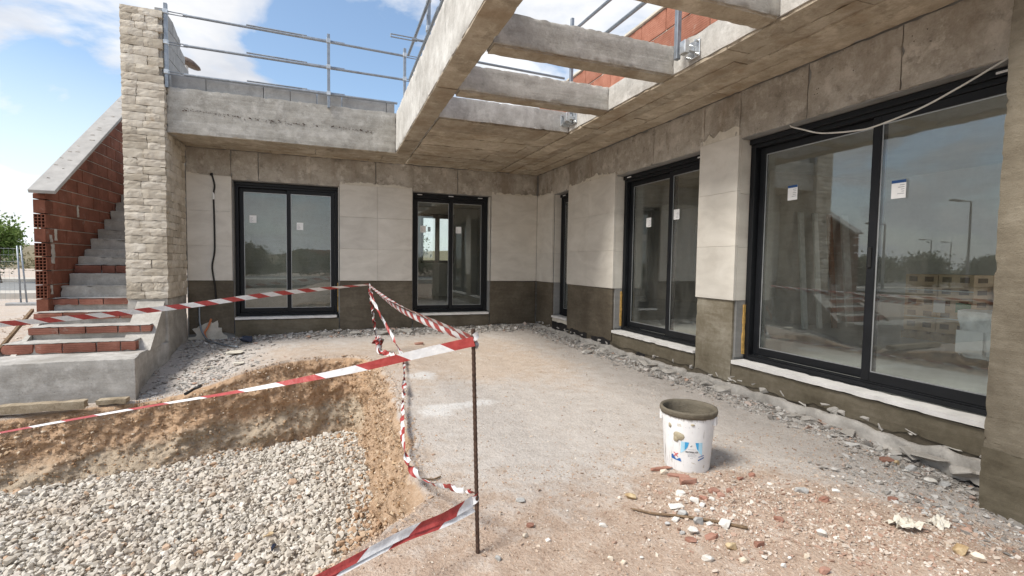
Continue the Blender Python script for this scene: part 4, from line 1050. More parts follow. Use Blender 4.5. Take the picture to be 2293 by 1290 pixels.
for k, (y, z) in enumerate(ST):
    x0 = LEFTX[k] if k < 4 else -7.245; x1 = RIGHTX[k] if k < 4 else -6.02
    if k >= 3: x1 = -5.98 if y > 0 else -6.425 if y > -0.93 else x1
    nxt = ST[k+1][0] if k+1 < len(ST) else y+0.3
    dep = nxt-y+0.10
    if k < 4 or k == 6:
        # brick nosing on a cement bed
        hb = 0.085 if k not in (0, 6) else 0.115
        brick_row(y, z-hb-0.012, hb, x0, x1, 0.115, [0.30, 0.27, 0.33, 0.24] if k != 6 else [0.32, 0.16, 0.36, 0.3], 'brick_step', stairs)
        MB().rough(x0+0.01, y+0.012, z-0.012, x1-0.02, y+dep, z, step=0.05, amp=0.006, freq=10, chip=0.008).build('tread', M['slab'], stairs, smooth=True)
        MB().rough(x0+0.03, y+0.03, zprev-0.03, x1-0.02, y+dep, z-0.014, step=0.06, amp=0.008, freq=9, chip=0.01).build('step', M['cement'], stairs, smooth=True)
    else:
        MB().rough(x0, y, zprev-0.03, x1, y+dep, z-0.0, step=0.045, amp=0.008, freq=8, chip=0.018, seed=k).build('step', M['cement'], stairs, smooth=True)
        MB().rough(x0+0.02, y-0.006, z-0.014, x1-0.01, y+0.05, z+0.006, step=0.04, amp=0.006, freq=14, chip=0.008, seed=k+50).build('tread', M['slab'], stairs, smooth=True)
    zprev = z
box('flight_core', M['cement'], stairs, -7.24, -0.9, -0.3, -6.44, 0.6, 0.55)
MB().prism([(-1.70, 0.12), (-0.92, 0.60), (-0.92, -0.3), (-1.70, -0.3)], 'x', -7.30, -7.25).build('stringer', M['cement'], stairs)
# cement cheek beside the lowest steps
MB().prism([(-1.55, 0.12), (-0.94, 0.70), (-0.94, 0.12)], 'x', -6.30, -5.985).build('cheek', M['cement'], stairs)
# timbers left under the landing
for lab, (x0, x1, y, z0, z1) in (('long weathered timber wedged under the stair landing', (-7.9, -6.30, -2.50, -0.335, -0.245)), ('short grey timber offcut under the corner of the stair landing', (-6.26, -5.98, -2.36, -0.345, -0.285))):
    o = MB().rough(x0, y, z0, x1, y+0.12, z1, step=0.05, amp=0.003, freq=12, chip=0.01).build('timber', M['wood'], None, smooth=True)
    tag(o, lab, 'timber')

# brick wall beside the stairs
bw = thing('stair_wall', 'red hollow brick wall with sloping white coping beside the outdoor stairs', 'brick wall', (-7.31, 0.5, 0.5))
YF = -0.95
def topz(y): return 2.085+0.70*(y-YF)
COURSES = [0.565, 0.745, 0.925, 1.11, 1.29, 1.47, 1.655, 1.84]+[1.84+0.182*i for i in range(1, 14)]
YB = 3.3
def clip_poly(y0, y1, z0, z1):
    """brick outline cut by the slope under the coping"""
    P = [(y0, z0), (y1, z0), (y1, z1), (y0, z1)]; out = []
    f = lambda p: topz(p[0])-p[1]
    for i in range(4):
        a, b = P[i], P[(i+1) % 4]; fa, fb = f(a), f(b)
        if fa >= 0: out.append(a)
        if fa*fb < 0:
            t = fa/(fa-fb); out.append((a[0]+t*(b[0]-a[0]), a[1]+t*(b[1]-a[1])))
    return out
MB().prism([(YF+0.14, 0.4), (YB, 0.4), (YB, topz(YB)-0.01), (YF+0.14, topz(YF+0.14)-0.01)], 'x', -7.362, -7.262).build('mortar', M['mortar'], bw)
HOLES = {0: False, 1: True, 2: True, 3: True, 4: True, 5: False, 6: True, 7: False, 8: True}
for ci in range(len(COURSES)-1):
    z0, z1 = COURSES[ci]+0.006, COURSES[ci+1]-0.006
    if z0 > topz(YB): break
    y = YF; first = True; stagger = (ci % 2)*0.16
    while y < YB-0.02:
        L = (0.34-stagger if first else 0.34)
        y1 = min(YB, y+L)
        p = clip_poly(y+(0.0 if first else 0.005), y1-0.005, z0, z1)
        if len(p) >= 3:
            if first and HOLES.get(ci, False) and topz(YF) > z1-0.06:
                # brick end with its square cells open to the front
                zz1 = min(z1, topz(YF)-0.005); cells = max(2, int(round((zz1-z0)/0.044)))
                m = MB(); X0, X1 = -7.372, -7.252; t = 0.009; D = 0.13
                for k in range(cells+1):
                    zc = z0+(zz1-z0-t)*k/cells; m.box(X0, y, zc, X1, y+D, zc+t)
                for k in range(4):
                    xc = X0+(X1-X0-t)*k/3; 
                    for q in range(cells):
                        za = z0+(zz1-z0-t)*q/cells+t; zb = z0+(zz1-z0-t)*(q+1)/cells; m.box(xc, y+0.001, za, xc+t, y+D, zb)
                m.box(X0+t, y+D-0.01, z0+t, X1-t, y+D, zz1-t)
                m.build('brick', M['brick'], bw)
                rest = clip_poly(y+D+0.001, y1-0.005, z0, z1)
                if len(rest) >= 3: MB().prism(rest, 'x', -7.372, -7.252+RNG.uniform(-.002, .002)).build('brick', M['brick'], bw)
            else:
                MB().prism(p, 'x', -7.372, -7.252+RNG.uniform(-0.003, 0.003)).build('brick', M['brick'], bw, bevel=0.003)
        y = y1; first = False
for (y, z, w, h) in ((-0.72, 1.58, 0.035, 0.08), (-0.80, 1.33, 0.045, 0.13), (-0.86, 0.86, 0.03, 0.06), (-0.1, 1.95, 0.03, 0.09), (-0.83, 1.53, 0.03, 0.05)):
    MB().rough(-7.256, y-w, z-h, -7.244, y+w, z+h, step=0.02, amp=0.010, freq=20, chip=0.008).build('mortar_smear', M['mortar'], bw, smooth=True)
cp = MB().prism([(-1.04, 2.085), (-1.06, 2.125), (3.35, 2.125+0.70*4.41), (3.35, 2.085+0.70*4.39)], 'x', -7.372, -7.10)
cp.build('coping', M['coping'], bw, bevel=0.004)
for k in range(18):
    y = RNG.uniform(-0.9, 1.9); x = RNG.uniform(-7.35, -7.14); zc = 2.125+0.70*(y+1.06)+0.001
    MB().rough(x-0.03*RNG.random()-0.01, y-0.012, zc-0.012, x+0.03*RNG.random()+0.01, y+0.009, zc+0.006, step=0.012, amp=0.006, freq=40, chip=0.004, seed=k).build('mortar_blob', M['mortar'], bw, smooth=True)

# ------------------------------------------------------------------ masonry on the roof
par = thing('block_parapet', 'low grey block parapet along the roof edge behind the guardrail', 'parapet', (-4.4, -0.68, 3.655))
x = -5.90
for i, L in enumerate([0.42, 0.73, 0.36, 0.37, 0.36, 0.67, 0.15]):
    x1 = min(-2.86, x+L)
    if x1-x > 0.05: MB().rough(x+0.0015, -0.785+RNG.uniform(-.001, .001), 3.657, x1-0.0015, -0.62, 3.852+RNG.uniform(-.002, .002), step=0.06, amp=0.002, freq=10, chip=0.001, seed=i).build('block', M['block'], par, smooth=True)
    x = x1
sw = thing('stepped_parapet', 'grey block parapet with a sloping top at the head of the stairs', 'parapet', (-5.98, 0, 3.3))
CUT = lambda y: 4.70-0.0*y if y < -0.3 else 4.70-0.62*(y+0.3)
ci = 0; z = 3.30
while z < 4.70:
    y = -0.84 + (0.2 if ci % 2 else 0.0); ys = [-0.84, y] if ci % 2 else [-0.84]
    yy = -0.84
    while yy < 2.0:
        y1 = yy+(0.2 if (ci % 2 and yy == -0.84) else 0.4)
        P = [(yy+.003, z+.003), (y1-.003, z+.003), (y1-.003, min(z+0.197, CUT(y1))), (yy+.003, min(z+0.197, CUT(yy)))]
        if CUT(y1) > z+0.02: MB().prism(P, 'x', -6.06, -5.955+RNG.uniform(-.002, .002)).build('block', M['block'], sw, bevel=0.003)
        yy = y1
    z += 0.2; ci += 1
ub = thing('roof_brick_wall', 'pink grooved brick wall on the roof edge above the pergola opening', 'brick wall', (0.06, -4, 3.3))
def brick_wall_run(axis, a0, a1, d0, d1, zs, L, parent, mat='brick_pink'):
    for ci, (z0, z1) in enumerate(zip(zs[:-1], zs[1:])):
        a = a0-(L/2 if ci % 2 else 0)
        while a < a1-0.01:
            lo, hi = max(a, a0), min(a+L, a1)
            if hi-lo > 0.03:
                MB().box(*pb(axis, lo+0.006, hi-0.006, d0+RNG.uniform(-.004, .004), d1, z0+0.008, z1-0.008)).build('brick', M[mat], parent, bevel=0.004)
            a += L
    MB().box(*pb(axis, a0+0.01, a1-0.01, d0+0.012, d1-0.01, zs[0], zs[-1]-0.01)).build('mortar', M['smear'], parent)
brick_wall_run('r', -8.6, 0.0, 0.0, 0.14, [3.302, 3.58, 3.86, 4.14, 4.42], 0.5, ub)
MB().rough(-0.03, -8.6, 4.422, 0.17, 0.0, 4.455, step=0.06, amp=0.004, freq=8, chip=0.01).build('coping', M['smear'], ub, smooth=True)
ub2 = thing('roof_brick_wall', 'low red brick wall on the roof behind the pergola opening', 'brick wall', (-1.3, 0.3, 3.3))
brick_wall_run('b', -2.84, -0.01, 0.15, 0.29, [3.302, 3.50, 3.69], 0.5, ub2, 'brick')

# ------------------------------------------------------------------ guardrails on the roof
def lin(a, b, n=2): a, b = np.array(a, float), np.array(b, float); return a+(b-a)*np.linspace(0, 1, n)[:, None]
def rail_tube(parent, a, b, r=0.019, name='rail', laps=()):
    m = MB().tube(lin(a, b), r, 8); a, b = np.array(a, float), np.array(b, float); u = (b-a)/np.linalg.norm(b-a)
    # telescopic tail: flattened slotted strip at both ends
    o = m.build(name, M['steel'], parent, smooth=False)
    for t0, t1, dz in laps:
        p, q = a+u*t0, a+u*t1
        n = MB()
        for off in (0.016, -0.016): n.tube(lin(p+np.array([0, 0, dz+off]), q+np.array([0, 0, dz+off])), 0.007, 6)
        n.tube(lin(p+np.array([0, 0, dz-0.018]), p+np.array([0, 0, dz+0.018])), 0.007, 6)
        n.build('slotted_end', M['steel'], o)
    return o
def post(parent, x, y, z0, z1, r=0.021, name='post', clamps=()):
    p = MB().box(x-r, y-r, z0, x+r, y+r, z1).build(name, M['steel'], parent, bevel=0.004)
    for zc in clamps:
        MB().box(x-0.028, y-0.034, zc-0.03, x+0.028, y+0.034, zc+0.03).build('rail_hook', M['zinc'], p, bevel=0.004)
    return p
g1 = thing('guardrail', 'galvanised tube guardrail above the long edge beam, from the stone pillar to the corner', 'guardrail', (-4.4, -0.9, 3.65))
post(g1, -5.915, -0.905, 3.62, 4.74, clamps=(4.63, 4.225, 3.83)); post(g1, -3.85, -0.905, 3.60, 4.69, clamps=(4.585, 4.205, 3.815)); post(g1, -2.72, -0.905, 3.66, 4.665, clamps=(4.56, 4.19))
for za, zb in ((4.635, 4.560), (4.228, 4.190), (3.832, 3.806)):
    L = 3.2
    rail_tube(g1, (-5.72, -0.875, za-0.004), (-2.70 if za > 4 else -2.83, -0.875, zb), 0.019, laps=[(-0.27, 0.05, 0.0)] + ([(3.0, 3.22, 0.0)] if za > 4 else []))
    MB().tube(lin((-4.95, -0.872, za-0.0175*(za > 4.4)+0.026), (-4.15, -0.872, (za+zb)/2+0.030)), 0.011, 6).build('rail_sleeve', M['steel'], g1)
    MB().tube(lin((-4.22, -0.868, (za+zb)/2+0.008), (-3.62, -0.868, zb+0.3*(za-zb)+0.012)), 0.022, 8).build('rail_sleeve', M['steel'], g1)
g2 = thing('guardrail', 'galvanised guardrail running towards the viewer along the pergola outer beam', 'guardrail', (-2.75, -3, 3.65))
post(g2, -2.745, -3.10, 3.60, 4.75, clamps=(4.33, 4.0)); post(g2, -2.745, -6.3, 3.60, 4.75)
rail_tube(g2, (-2.80, -1.85, 4.18), (-2.80, -6.6, 4.12)); rail_tube(g2, (-2.80, -1.98, 3.80), (-2.80, -3.95, 3.822)); rail_tube(g2, (-2.80, -3.95, 3.80), (-2.80, -6.6, 3.80))
rail_tube(g2, (-2.93, -3.06, 3.872), (-2.20, -3.06, 3.862), 0.015, 'cross_tube', laps=[(-0.24, 0.06, 0.0)])
rail_tube(g2, (-2.80, -4.0, 3.88), (-2.2, -4.0, 3.87), 0.013, 'cross_tube')
def bracket(parent, x, y, z, face):
    """zinc clamp bolted on the slab edge"""
    b = MB(); 
    if face == 'x':
        b.box(x-0.012, y-0.075, z-0.075, x-0.002, y+0.075, z+0.075); b.box(x-0.10, y-0.02, z-0.02, x-0.012, y+0.02, z+0.02); b.box(x-0.13, y-0.035, z-0.05, x-0.08, y+0.035, z+0.06)
    else:
        b.box(x-0.075, y-0.012, z-0.075, x+0.075, y-0.002, z+0.075); b.box(x-0.02, y-0.10, z-0.02, x+0.02, y-0.012, z+0.02); b.box(x-0.035, y-0.13, z-0.05, x+0.035, y-0.08, z+0.06)
    br = b.build('bracket', M['zinc'], parent, bevel=0.004)
    for s in (-1, 1):
        for t in (-1, 1):
            n = MB()
            c = (x-0.012, y+s*0.055, z+t*0.055) if face == 'x' else (x+s*0.055, y-0.012, z+t*0.055)
            e = (c[0]-0.03, c[1], c[2]) if face == 'x' else (c[0], c[1]-0.03, c[2])
            n.tube(lin(c, e), 0.011, 6).build('bolt', M['zinc'], br)
g3 = thing('guardrail', 'galvanised guardrail along the inner edge of the pergola opening, bolted to the slab edge', 'guardrail', (-0.95, -4, 3.2))
post(g3, -0.97, -5.30, 3.09, 4.45, 0.022, clamps=(4.2, 3.86)); post(g3, -0.90, -3.13, 3.14, 4.45, 0.020, clamps=(4.2, 3.86))
bracket(g3, -0.862, -5.39, 3.155, 'x'); bracket(g3, -0.915, -3.022, 3.175, 'y'); bracket(g3, -0.862, -3.17, 3.175, 'x')
rail_tube(g3, (-0.95, -3.0, 4.235), (-0.95, -6.2, 4.09), 0.019); rail_tube(g3, (-0.95, -3.1, 3.875), (-0.95, -6.2, 3.815), 0.021)
g4 = thing('guardrail', 'thin guardrail tube far behind the pergola opening', 'guardrail', (-1.7, -2.9, 3.7))
rail_tube(g4, (-2.62, -2.93, 3.80), (-0.9, -2.93, 3.76), 0.016)
# terrace lamp behind the parapet
tl = thing('terrace_lamp', 'brown mushroom shaped lamp on a short white post behind the roof parapet', 'lamp', (-6.86, 4.25, 3.3))
pr = [(0.0, 0.20), (0.12, 0.18), (0.22, 0.10), (0.235, 0.05), (0.20, 0.02), (0.09, 0.0), (0.0, 0.0)]
V = []; n = 16
for r, zc in pr:
    for k in range(n): a = 2*math.pi*k/n; V.append((-6.86+1.0*r*math.cos(a), 4.25+r*math.sin(a), 5.66+zc*0.85-0.35*r*math.cos(a)))
MB().add(V, [(i*n+k, i*n+(k+1) % n, (i+1)*n+(k+1) % n, (i+1)*n+k) for i in range(len(pr)-1) for k in range(n)]).build('shade', M['lamp_br'], tl, smooth=True)
MB().tube(lin((-6.92, 4.25, 4.2), (-6.90, 4.25, 5.69)), 0.03, 8).build('post', M['white_pl'], tl)
MB().prism([(-6.9+0.1, 4.2), (-6.4, 4.2), (-6.75, 5.45), (-6.9, 5.5)], 'y', 4.3, 4.6).build('base', M['smear'], tl)

# ------------------------------------------------------------------ barrier tape, rebars
def spline(P, n):
    P = np.asarray(P, float); Q = np.vstack([2*P[0]-P[1], P, 2*P[-1]-P[-2]]); out = []
    for i in range(len(P)-1):
        p0, p1, p2, p3 = Q[i:i+4]
        for t in np.linspace(0, 1, n, endpoint=False):
            out.append(0.5*((2*p1)+(-p0+p2)*t+(2*p0-5*p1+4*p2-p3)*t*t+(-p0+3*p1-3*p2+p3)*t**3))
    return np.array(out+[P[-1]])
def ribbon(m, P, width, twist=0.0, uo=0.0, n=10, tw0=0.0, crumple=0.0, seed=0, fold=None):
    """flat tape through the points: width may vary, twist in turns (function or number)"""
    C = spline(P, n); N = len(C); T = np.gradient(C, axis=0); T /= np.linalg.norm(T, axis=1)[:, None]
    L = np.r_[0, np.cumsum(np.linalg.norm(np.diff(C, axis=0), axis=1))]
    W = width(np.linspace(0, 1, N)) if callable(width) else np.full(N, width)
    ang = (twist(np.linspace(0, 1, N)) if callable(twist) else tw0+twist*np.linspace(0, 1, N))*2*math.pi
    V = []; K = 5
    for i in range(N):
        up = np.array([0, 0, 1.0]); s = np.cross(T[i], up)
        if np.linalg.norm(s) < 0.15: s = np.array([cR[0], cR[1], 0])
        s /= np.linalg.norm(s); w = np.cross(s, T[i]); d = math.cos(ang[i])*w+math.sin(ang[i])*s; nn = np.cross(T[i], d)
        for k in range(K):
            q = k/(K-1)-0.5
            V.append(C[i]+d*W[i]*q+nn*(crumple*W[i]*(math.cos(q*math.pi*2+ang[i])*0.25+0.35*float(vnoise(np.array([[L[i]*22, q*3, seed]]), 7)[0]))))
    F = [(i*K+k, i*K+k+1, (i+1)*K+k+1, (i+1)*K+k) for i in range(N-1) for k in range(K-1)]
    uv = [(L[i]+uo, k/(K-1)) for i in range(N) for k in range(K)]
    if m.uv is None: m.uv = []
    m.uv.extend(uv); m.add(V, F)
def tape(name_mat, label, ribbons):
    m = MB()
    for r in ribbons: ribbon(m, **r)
    o = m.build('barrier_tape', M[name_mat], None, smooth=True)
    me = o.data; u = me.uv_layers.new(name='UVMap')
    for l in me.loops: u.data[l.index].uv = m.uv[l.vertex_index]
    return tag(o, label, 'barrier tape', 'red and white barrier tapes round the pit')
KN = (-3.325, -1.765, 0.965); RB = (-3.205, -6.84)
tape('tape_a', 'long taut barrier tape crossing in front of the stairs up to the far stake', [
    dict(P=[(-7.35, -2.40, 0.56), (-6.31, -2.33, 0.645), (-5.42, -2.17, 0.735), (-4.47, -2.0, 0.86), KN], width=lambda t: 0.062-0.022*sstep(0.75, 1.0, t), twist=lambda t: 0.02+0.03*np.sin(t*9)+0.10*sstep(0.8, 1, t), n=14)])
tape('tape_a', 'doubled checkered barrier tape sloping from the far stake to the near rebar', [
    dict(P=[KN, (-3.30, -2.9, 0.93), (-3.27, -4.3, 0.915), (-3.235, -5.8, 0.935), (RB[0]-0.005, RB[1]+0.03, 0.955)], width=lambda t: 0.055-0.02*np.abs(t-0.5), twist=lambda t: 0.17+0.06*np.sin(t*5), n=14, crumple=0.2),
    dict(P=[(KN[0]+0.01, KN[1], KN[2]-0.01), (-3.285, -2.9, 0.895), (-3.255, -4.3, 0.87), (-3.225, -5.8, 0.90), (RB[0], RB[1]+0.03, 0.94)], width=lambda t: 0.05-0.015*np.abs(t-0.5), twist=lambda t: 0.12+0.10*np.sin(t*4+2), uo=0.14, n=14, crumple=0.2, seed=4)])
tape('tape_a', 'slack barrier tape hanging from the far stake to a crumpled loop', [
    dict(P=[(-3.32, -1.775, 0.96), (-3.27, -1.90, 0.72), (-3.12, -2.12, 0.42), (-2.99, -2.38, 0.14), (-2.93, -2.47, 0.05)], width=0.042, twist=1.6, n=14, crumple=0.9),
    dict(P=[(-2.93, -2.47, 0.05), (-2.98, -2.36, 0.03), (-3.06, -2.2, 0.035), (-3.13, -2.10, 0.04), (-3.19, -1.99, 0.06), (-3.20, -1.90, 0.14), (-3.205, -1.86, 0.22)], width=0.075, twist=2.2, n=12, crumple=1.2, seed=2),
    dict(P=[(-3.21, -1.87, 0.05), (-3.17, -1.90, 0.16), (-3.22, -1.88, 0.22), (-3.26, -1.86, 0.12)], width=0.08, twist=1.0, n=10, crumple=1.5, seed=5, uo=0.1),
    dict(P=[(-2.93, -2.47, 0.05), (-2.86, -2.42, 0.07), (-2.80, -2.44, 0.03)], width=0.06, twist=0.6, n=8, crumple=1.0, seed=3)])
tape('tape_a', 'barrier tape wound in a spiral round the thin far stake', [
    dict(P=[np.array([-3.2, -1.842, 0])*(1-t)+np.array([-3.325, -1.765, 0.97])*t+np.array([0.014*math.cos(t*46), 0.014*math.sin(t*46), 0]) for t in np.linspace(0.05, 1, 48)], width=0.040, twist=0.0, n=3, crumple=0.4)])
tape('tape_b', 'wide barrier tape stretched low across the pit from the top of the near rebar', [
    dict(P=[(-5.70, -5.25, 0.255), (-5.2, -5.54, 0.385), (-4.7, -5.84, 0.512), (-4.2, -6.14, 0.635), (-3.75, -6.43, 0.762), (-3.45, -6.64, 0.865), (RB[0]-0.012, RB[1]+0.01, 0.948)], width=lambda t: 0.022+0.021*sstep(0.4, 0.9, t), twist=lambda t: -0.20*(1-sstep(0.35, 0.8, t))+0.01, uo=0.065, n=12)])
tape('tape_a', 'slack barrier tape lying along the pit edge, rising to the near rebar', [
    dict(P=[(-2.93, -2.47, 0.05), (-3.0, -2.99, 0.055), (-3.08, -3.6, 0.06), (-3.15, -4.13, 0.065), (-3.24, -4.7, 0.075), (-3.31, -5.18, 0.075), (-3.36, -5.63, 0.075), (-3.37, -6.0, 0.07), (-3.325, -6.22, 0.075), (-3.26, -6.45, 0.13), (-3.22, -6.68, 0.215), (RB[0]-0.01, RB[1]+0.005, 0.27)], width=lambda t: 0.036+0.012*np.sin(t*31), twist=lambda t: 4.0*t+0.3*np.sin(t*20), n=14, crumple=0.7)])
tape('tape_b', 'folded barrier tapes from the foot of the near rebar to the lower left', [
    dict(P=[(RB[0]-0.012, RB[1], 0.235), (-3.36, -6.92, 0.228), (-3.55, -6.995, 0.225), (-3.84, -7.155, 0.22), (-4.15, -7.30, 0.21)], width=lambda t: 0.046-0.028*t, twist=lambda t: 0.05+0.08*sstep(0.3, 1, t), uo=0.12, n=12, crumple=0.3),
    dict(P=[(RB[0]-0.010, RB[1]-0.004, 0.205), (-3.36, -6.93, 0.207), (-3.55, -7.0, 0.208), (-3.84, -7.165, 0.207), (-4.15, -7.31, 0.20)], width=lambda t: 0.036-0.02*t, twist=lambda t: 0.08+0.08*t, uo=0.02, n=12, crumple=0.3, seed=9)])
tape('tape_b', 'band of barrier tape wrapped round the near rebar below its top', [
    dict(P=[(RB[0]+0.012*math.cos(a), RB[1]+0.03+0.012*math.sin(a), 0.915+0.012*a) for a in np.linspace(0, 6.3, 14)], width=0.030, twist=0.0, n=3)])
tape('tape_b', 'band of barrier tape knotted round the foot of the near rebar', [
    dict(P=[(RB[0]+0.012*math.cos(a), RB[1]+0.012*math.sin(a), 0.20+0.011*a) for a in np.linspace(0, 6.3, 14)], width=0.034, twist=0.0, n=3, uo=0.1)])
def rebar(a, b, r, label):
    n = 90; P = lin(a, b, n); rr = np.full(n, r); rr[::2] *= 1.18
    o = MB().tube(P, rr, 8).build('rebar_stake', M['rust'], None, smooth=False); return tag(o, label, 'rebar stake')
rebar((-3.196, -6.862, -0.06), (-3.215, -6.806, 1.0), 0.0085, 'dark upright rebar stake standing in front, holding the barrier tapes')
rebar((-3.2, -1.842, -0.1), (-3.325, -1.765, 0.975), 0.006, 'thin leaning rebar stake at the far corner of the pit')

# ------------------------------------------------------------------ the bucket
BX0, BY0 = -1.655, -6.385; BZ0 = gz1(BX0, BY0)-0.004
buck = thing('mortar_bucket', 'white plastic bucket with mortar crusted rim and torn blue label, standing on the dirt', 'bucket', (BX0, BY0, BZ0))
BH = 0.385; R0, R1 = 0.138, 0.163
def m_bucket():
    d = Nd('stained_white_plastic')
    tc = d.n('ShaderNodeTexCoord'); ob = tc.outputs['Object']
    sp = d.n('ShaderNodeSeparateXYZ'); d.l(ob, sp.inputs[0])
    c = d.ramp(d.noise(9, 4), [(0.3, (0.70, 0.70, 0.70)), (0.7, (0.80, 0.80, 0.80))])
    drips = d.ramp(d.noise((90, 90, 3.2), 4, 0.6, loc=(1, 2, 3)), [(0.55, 0.0), (0.62, 0.75)])
    drips = d.math('MULTIPLY', drips, d.ramp(d.noise((7, 7, 5), 3, loc=(8, 1, 2)), [(0.47, 0.0), (0.56, 1.0)]))
    c = d.mix(drips, c, (0.22, 0.19, 0.17))
    zt = d.math('ADD', sp.outputs[2], d.math('MULTIPLY', d.math('SUBTRACT', d.noise((40, 40, 8), 4), 0.5), 0.09))
    c = d.mix(d.ramp(zt, [(BH-0.045, 0.0), (BH-0.018, 1.0)]), c, (0.20, 0.175, 0.13))
    c = d.mix(d.ramp(d.noise(16, 4, 0.6, loc=(3, 3, 3)), [(0.66, 0), (0.70, 0.6)]), c, (0.40, 0.34, 0.24))
    return d.done(c, 0.42, d.bump(d.noise(50, 3), 0.1, 0.003), 0.4)
M['bucket'] = m_bucket()
def lathe(prof, cx, cy, z0, n=48, name='part', mat=None, parent=None, wob=0.0):
    V = []
    for r, zc in prof:
        for k in range(n):
            a = 2*math.pi*k/n; w = 1+wob*float(vnoise(np.array([[math.cos(a)*5, math.sin(a)*5, zc*40]]), 3)[0]); V.append((cx+r*w*math.cos(a), cy+r*w*math.sin(a), z0+zc))
    F = [(i*n+k, i*n+(k+1) % n, (i+1)*n+(k+1) % n, (i+1)*n+k) for i in range(len(prof)-1) for k in range(n)]
    return MB().add(V, F).build(name, mat, parent, smooth=True)
lathe([(0.0, 0.0), (R0-0.012, 0.0), (R0-0.003, 0.004), (R0, 0.014), (R0+0.6*(R1-R0), 0.6*BH), (R1, BH-0.03), (R1, BH-0.012)], BX0, BY0, BZ0, name='body', mat=M['bucket'], parent=buck)
rimo = lathe([(R1+0.001, BH-0.036), (R1+0.006, BH-0.034), (R1+0.011, BH-0.02), (R1+0.013, BH-0.006), (R1+0.012, BH+0.004), (R1+0.002, BH+0.006), (R1-0.008, BH), (R1-0.010, BH-0.02), (R1-0.014, BH-0.12), (R0-0.006, 0.06), (R0-0.02, 0.035), (0.0, 0.030)], BX0, BY0, BZ0, name='mortar_rim', mat=M['rim'], parent=buck, wob=0.02)
# view direction of the label
LA = math.atan2(CAM[1]-BY0, CAM[0]-BX0)+rad(3)
def on_bucket(poly, name, mat, off=0.0012):
    """poly: outline in metres (s along the wall to the right, z up), bent onto the bucket"""
    s = np.array(poly)
    def at(sx, z):
        r = R0+(R1-R0)*z/BH+off; a = LA+sx/r; return (BX0+r*math.cos(a), BY0+r*math.sin(a), BZ0+z)
    V = []; F = []
    x0, x1 = s[:, 0].min(), s[:, 0].max(); nc = max(2, int((x1-x0)/0.008)+1)
    xs = np.linspace(x0+1e-5, x1-1e-5, nc)
    for x in xs:
        zs = []
        for i in range(len(s)):
            a, b = s[i], s[(i+1) % len(s)]
            if (a[0] > x) != (b[0] > x): zs.append(a[1]+(x-a[0])/(b[0]-a[0])*(b[1]-a[1]))
        zs = sorted(zs) or [0, 0]
        V += [at(x, zs[0]), at(x, zs[-1])]
    F = [(2*i, 2*i+2, 2*i+3, 2*i+1) for i in range(nc-1)]
    return MB().add(V, F).build(name, M[mat], buck, smooth=True)
M['cyan'] = m_plain('cyan_print', (0.05, 0.33, 0.62), 0.45, var=0.2); M['cyan_pale'] = m_plain('pale_cyan_print', (0.38, 0.62, 0.76), 0.45, var=0.15); M['royal'] = m_plain('royal_blue_print', (0.02, 0.11, 0.34), 0.45)
M['red_print'] = m_plain('red_print', (0.55, 0.12, 0.12), 0.5); M['ink'] = m_plain('dark_ink', (0.03, 0.03, 0.035), 0.6); M['splash'] = M['smear']
on_bucket([(-0.045, 0.205), (0.003, 0.205), (0.0, 0.185), (-0.010, 0.165), (-0.025, 0.145), (-0.045, 0.13)], 'label_print', 'cyan_pale')
on_bucket([(-0.022, 0.205), (0.003, 0.205), (0.0, 0.187), (-0.010, 0.165), (-0.022, 0.155)], 'label_print', 'cyan', 0.0018)
on_bucket([(0.040, 0.205), (0.085, 0.205), (0.085, 0.12), (0.062, 0.145), (0.048, 0.17)], 'label_print', 'cyan_pale')
on_bucket([(0.040, 0.205), (0.060, 0.205), (0.060, 0.155), (0.046, 0.172)], 'label_print', 'cyan', 0.0018)
on_bucket([(-0.105, 0.105), (-0.095, 0.112), (-0.078, 0.088), (-0.068, 0.082), (-0.048, 0.10), (-0.038, 0.074), (-0.105, 0.082)], 'label_print', 'royal')
on_bucket([(-0.092, 0.125), (-0.088, 0.130), (-0.058, 0.100), (-0.062, 0.096)], 'hazard_mark', 'red_print', 0.0022); on_bucket([(-0.092, 0.100), (-0.088, 0.096), (-0.058, 0.125), (-0.062, 0.130)], 'hazard_mark', 'red_print', 0.0022)
on_bucket([(0.062, 0.115), (0.10, 0.125), (0.10, 0.121), (0.062, 0.111)], 'label_print', 'royal'); on_bucket([(0.060, 0.095), (0.10, 0.112), (0.10, 0.105), (0.060, 0.088)], 'label_print', 'royal')
on_bucket([(0.008, 0.178), (0.020, 0.192), (0.024, 0.186), (0.014, 0.174)], 'label_print', 'grey_print'); on_bucket([(0.022, 0.190), (0.036, 0.180), (0.032, 0.175), (0.021, 0.186)], 'label_print', 'ink')
for k, (z, w, h) in enumerate([(0.160, 0.045, 0.0022), (0.131, 0.050, 0.0022), (0.123, 0.050, 0.0022), (0.115, 0.046, 0.0022), (0.104, 0.018, 0.002)]):
    x = 0.021-w/2
    while x < 0.021+w/2-0.004:
        L = RNG.uniform(0.004, 0.011); on_bucket([(x, z), (x+L, z), (x+L, z+h), (x, z+h)], 'label_text', 'grey_print', 0.0018); x += L+0.0025
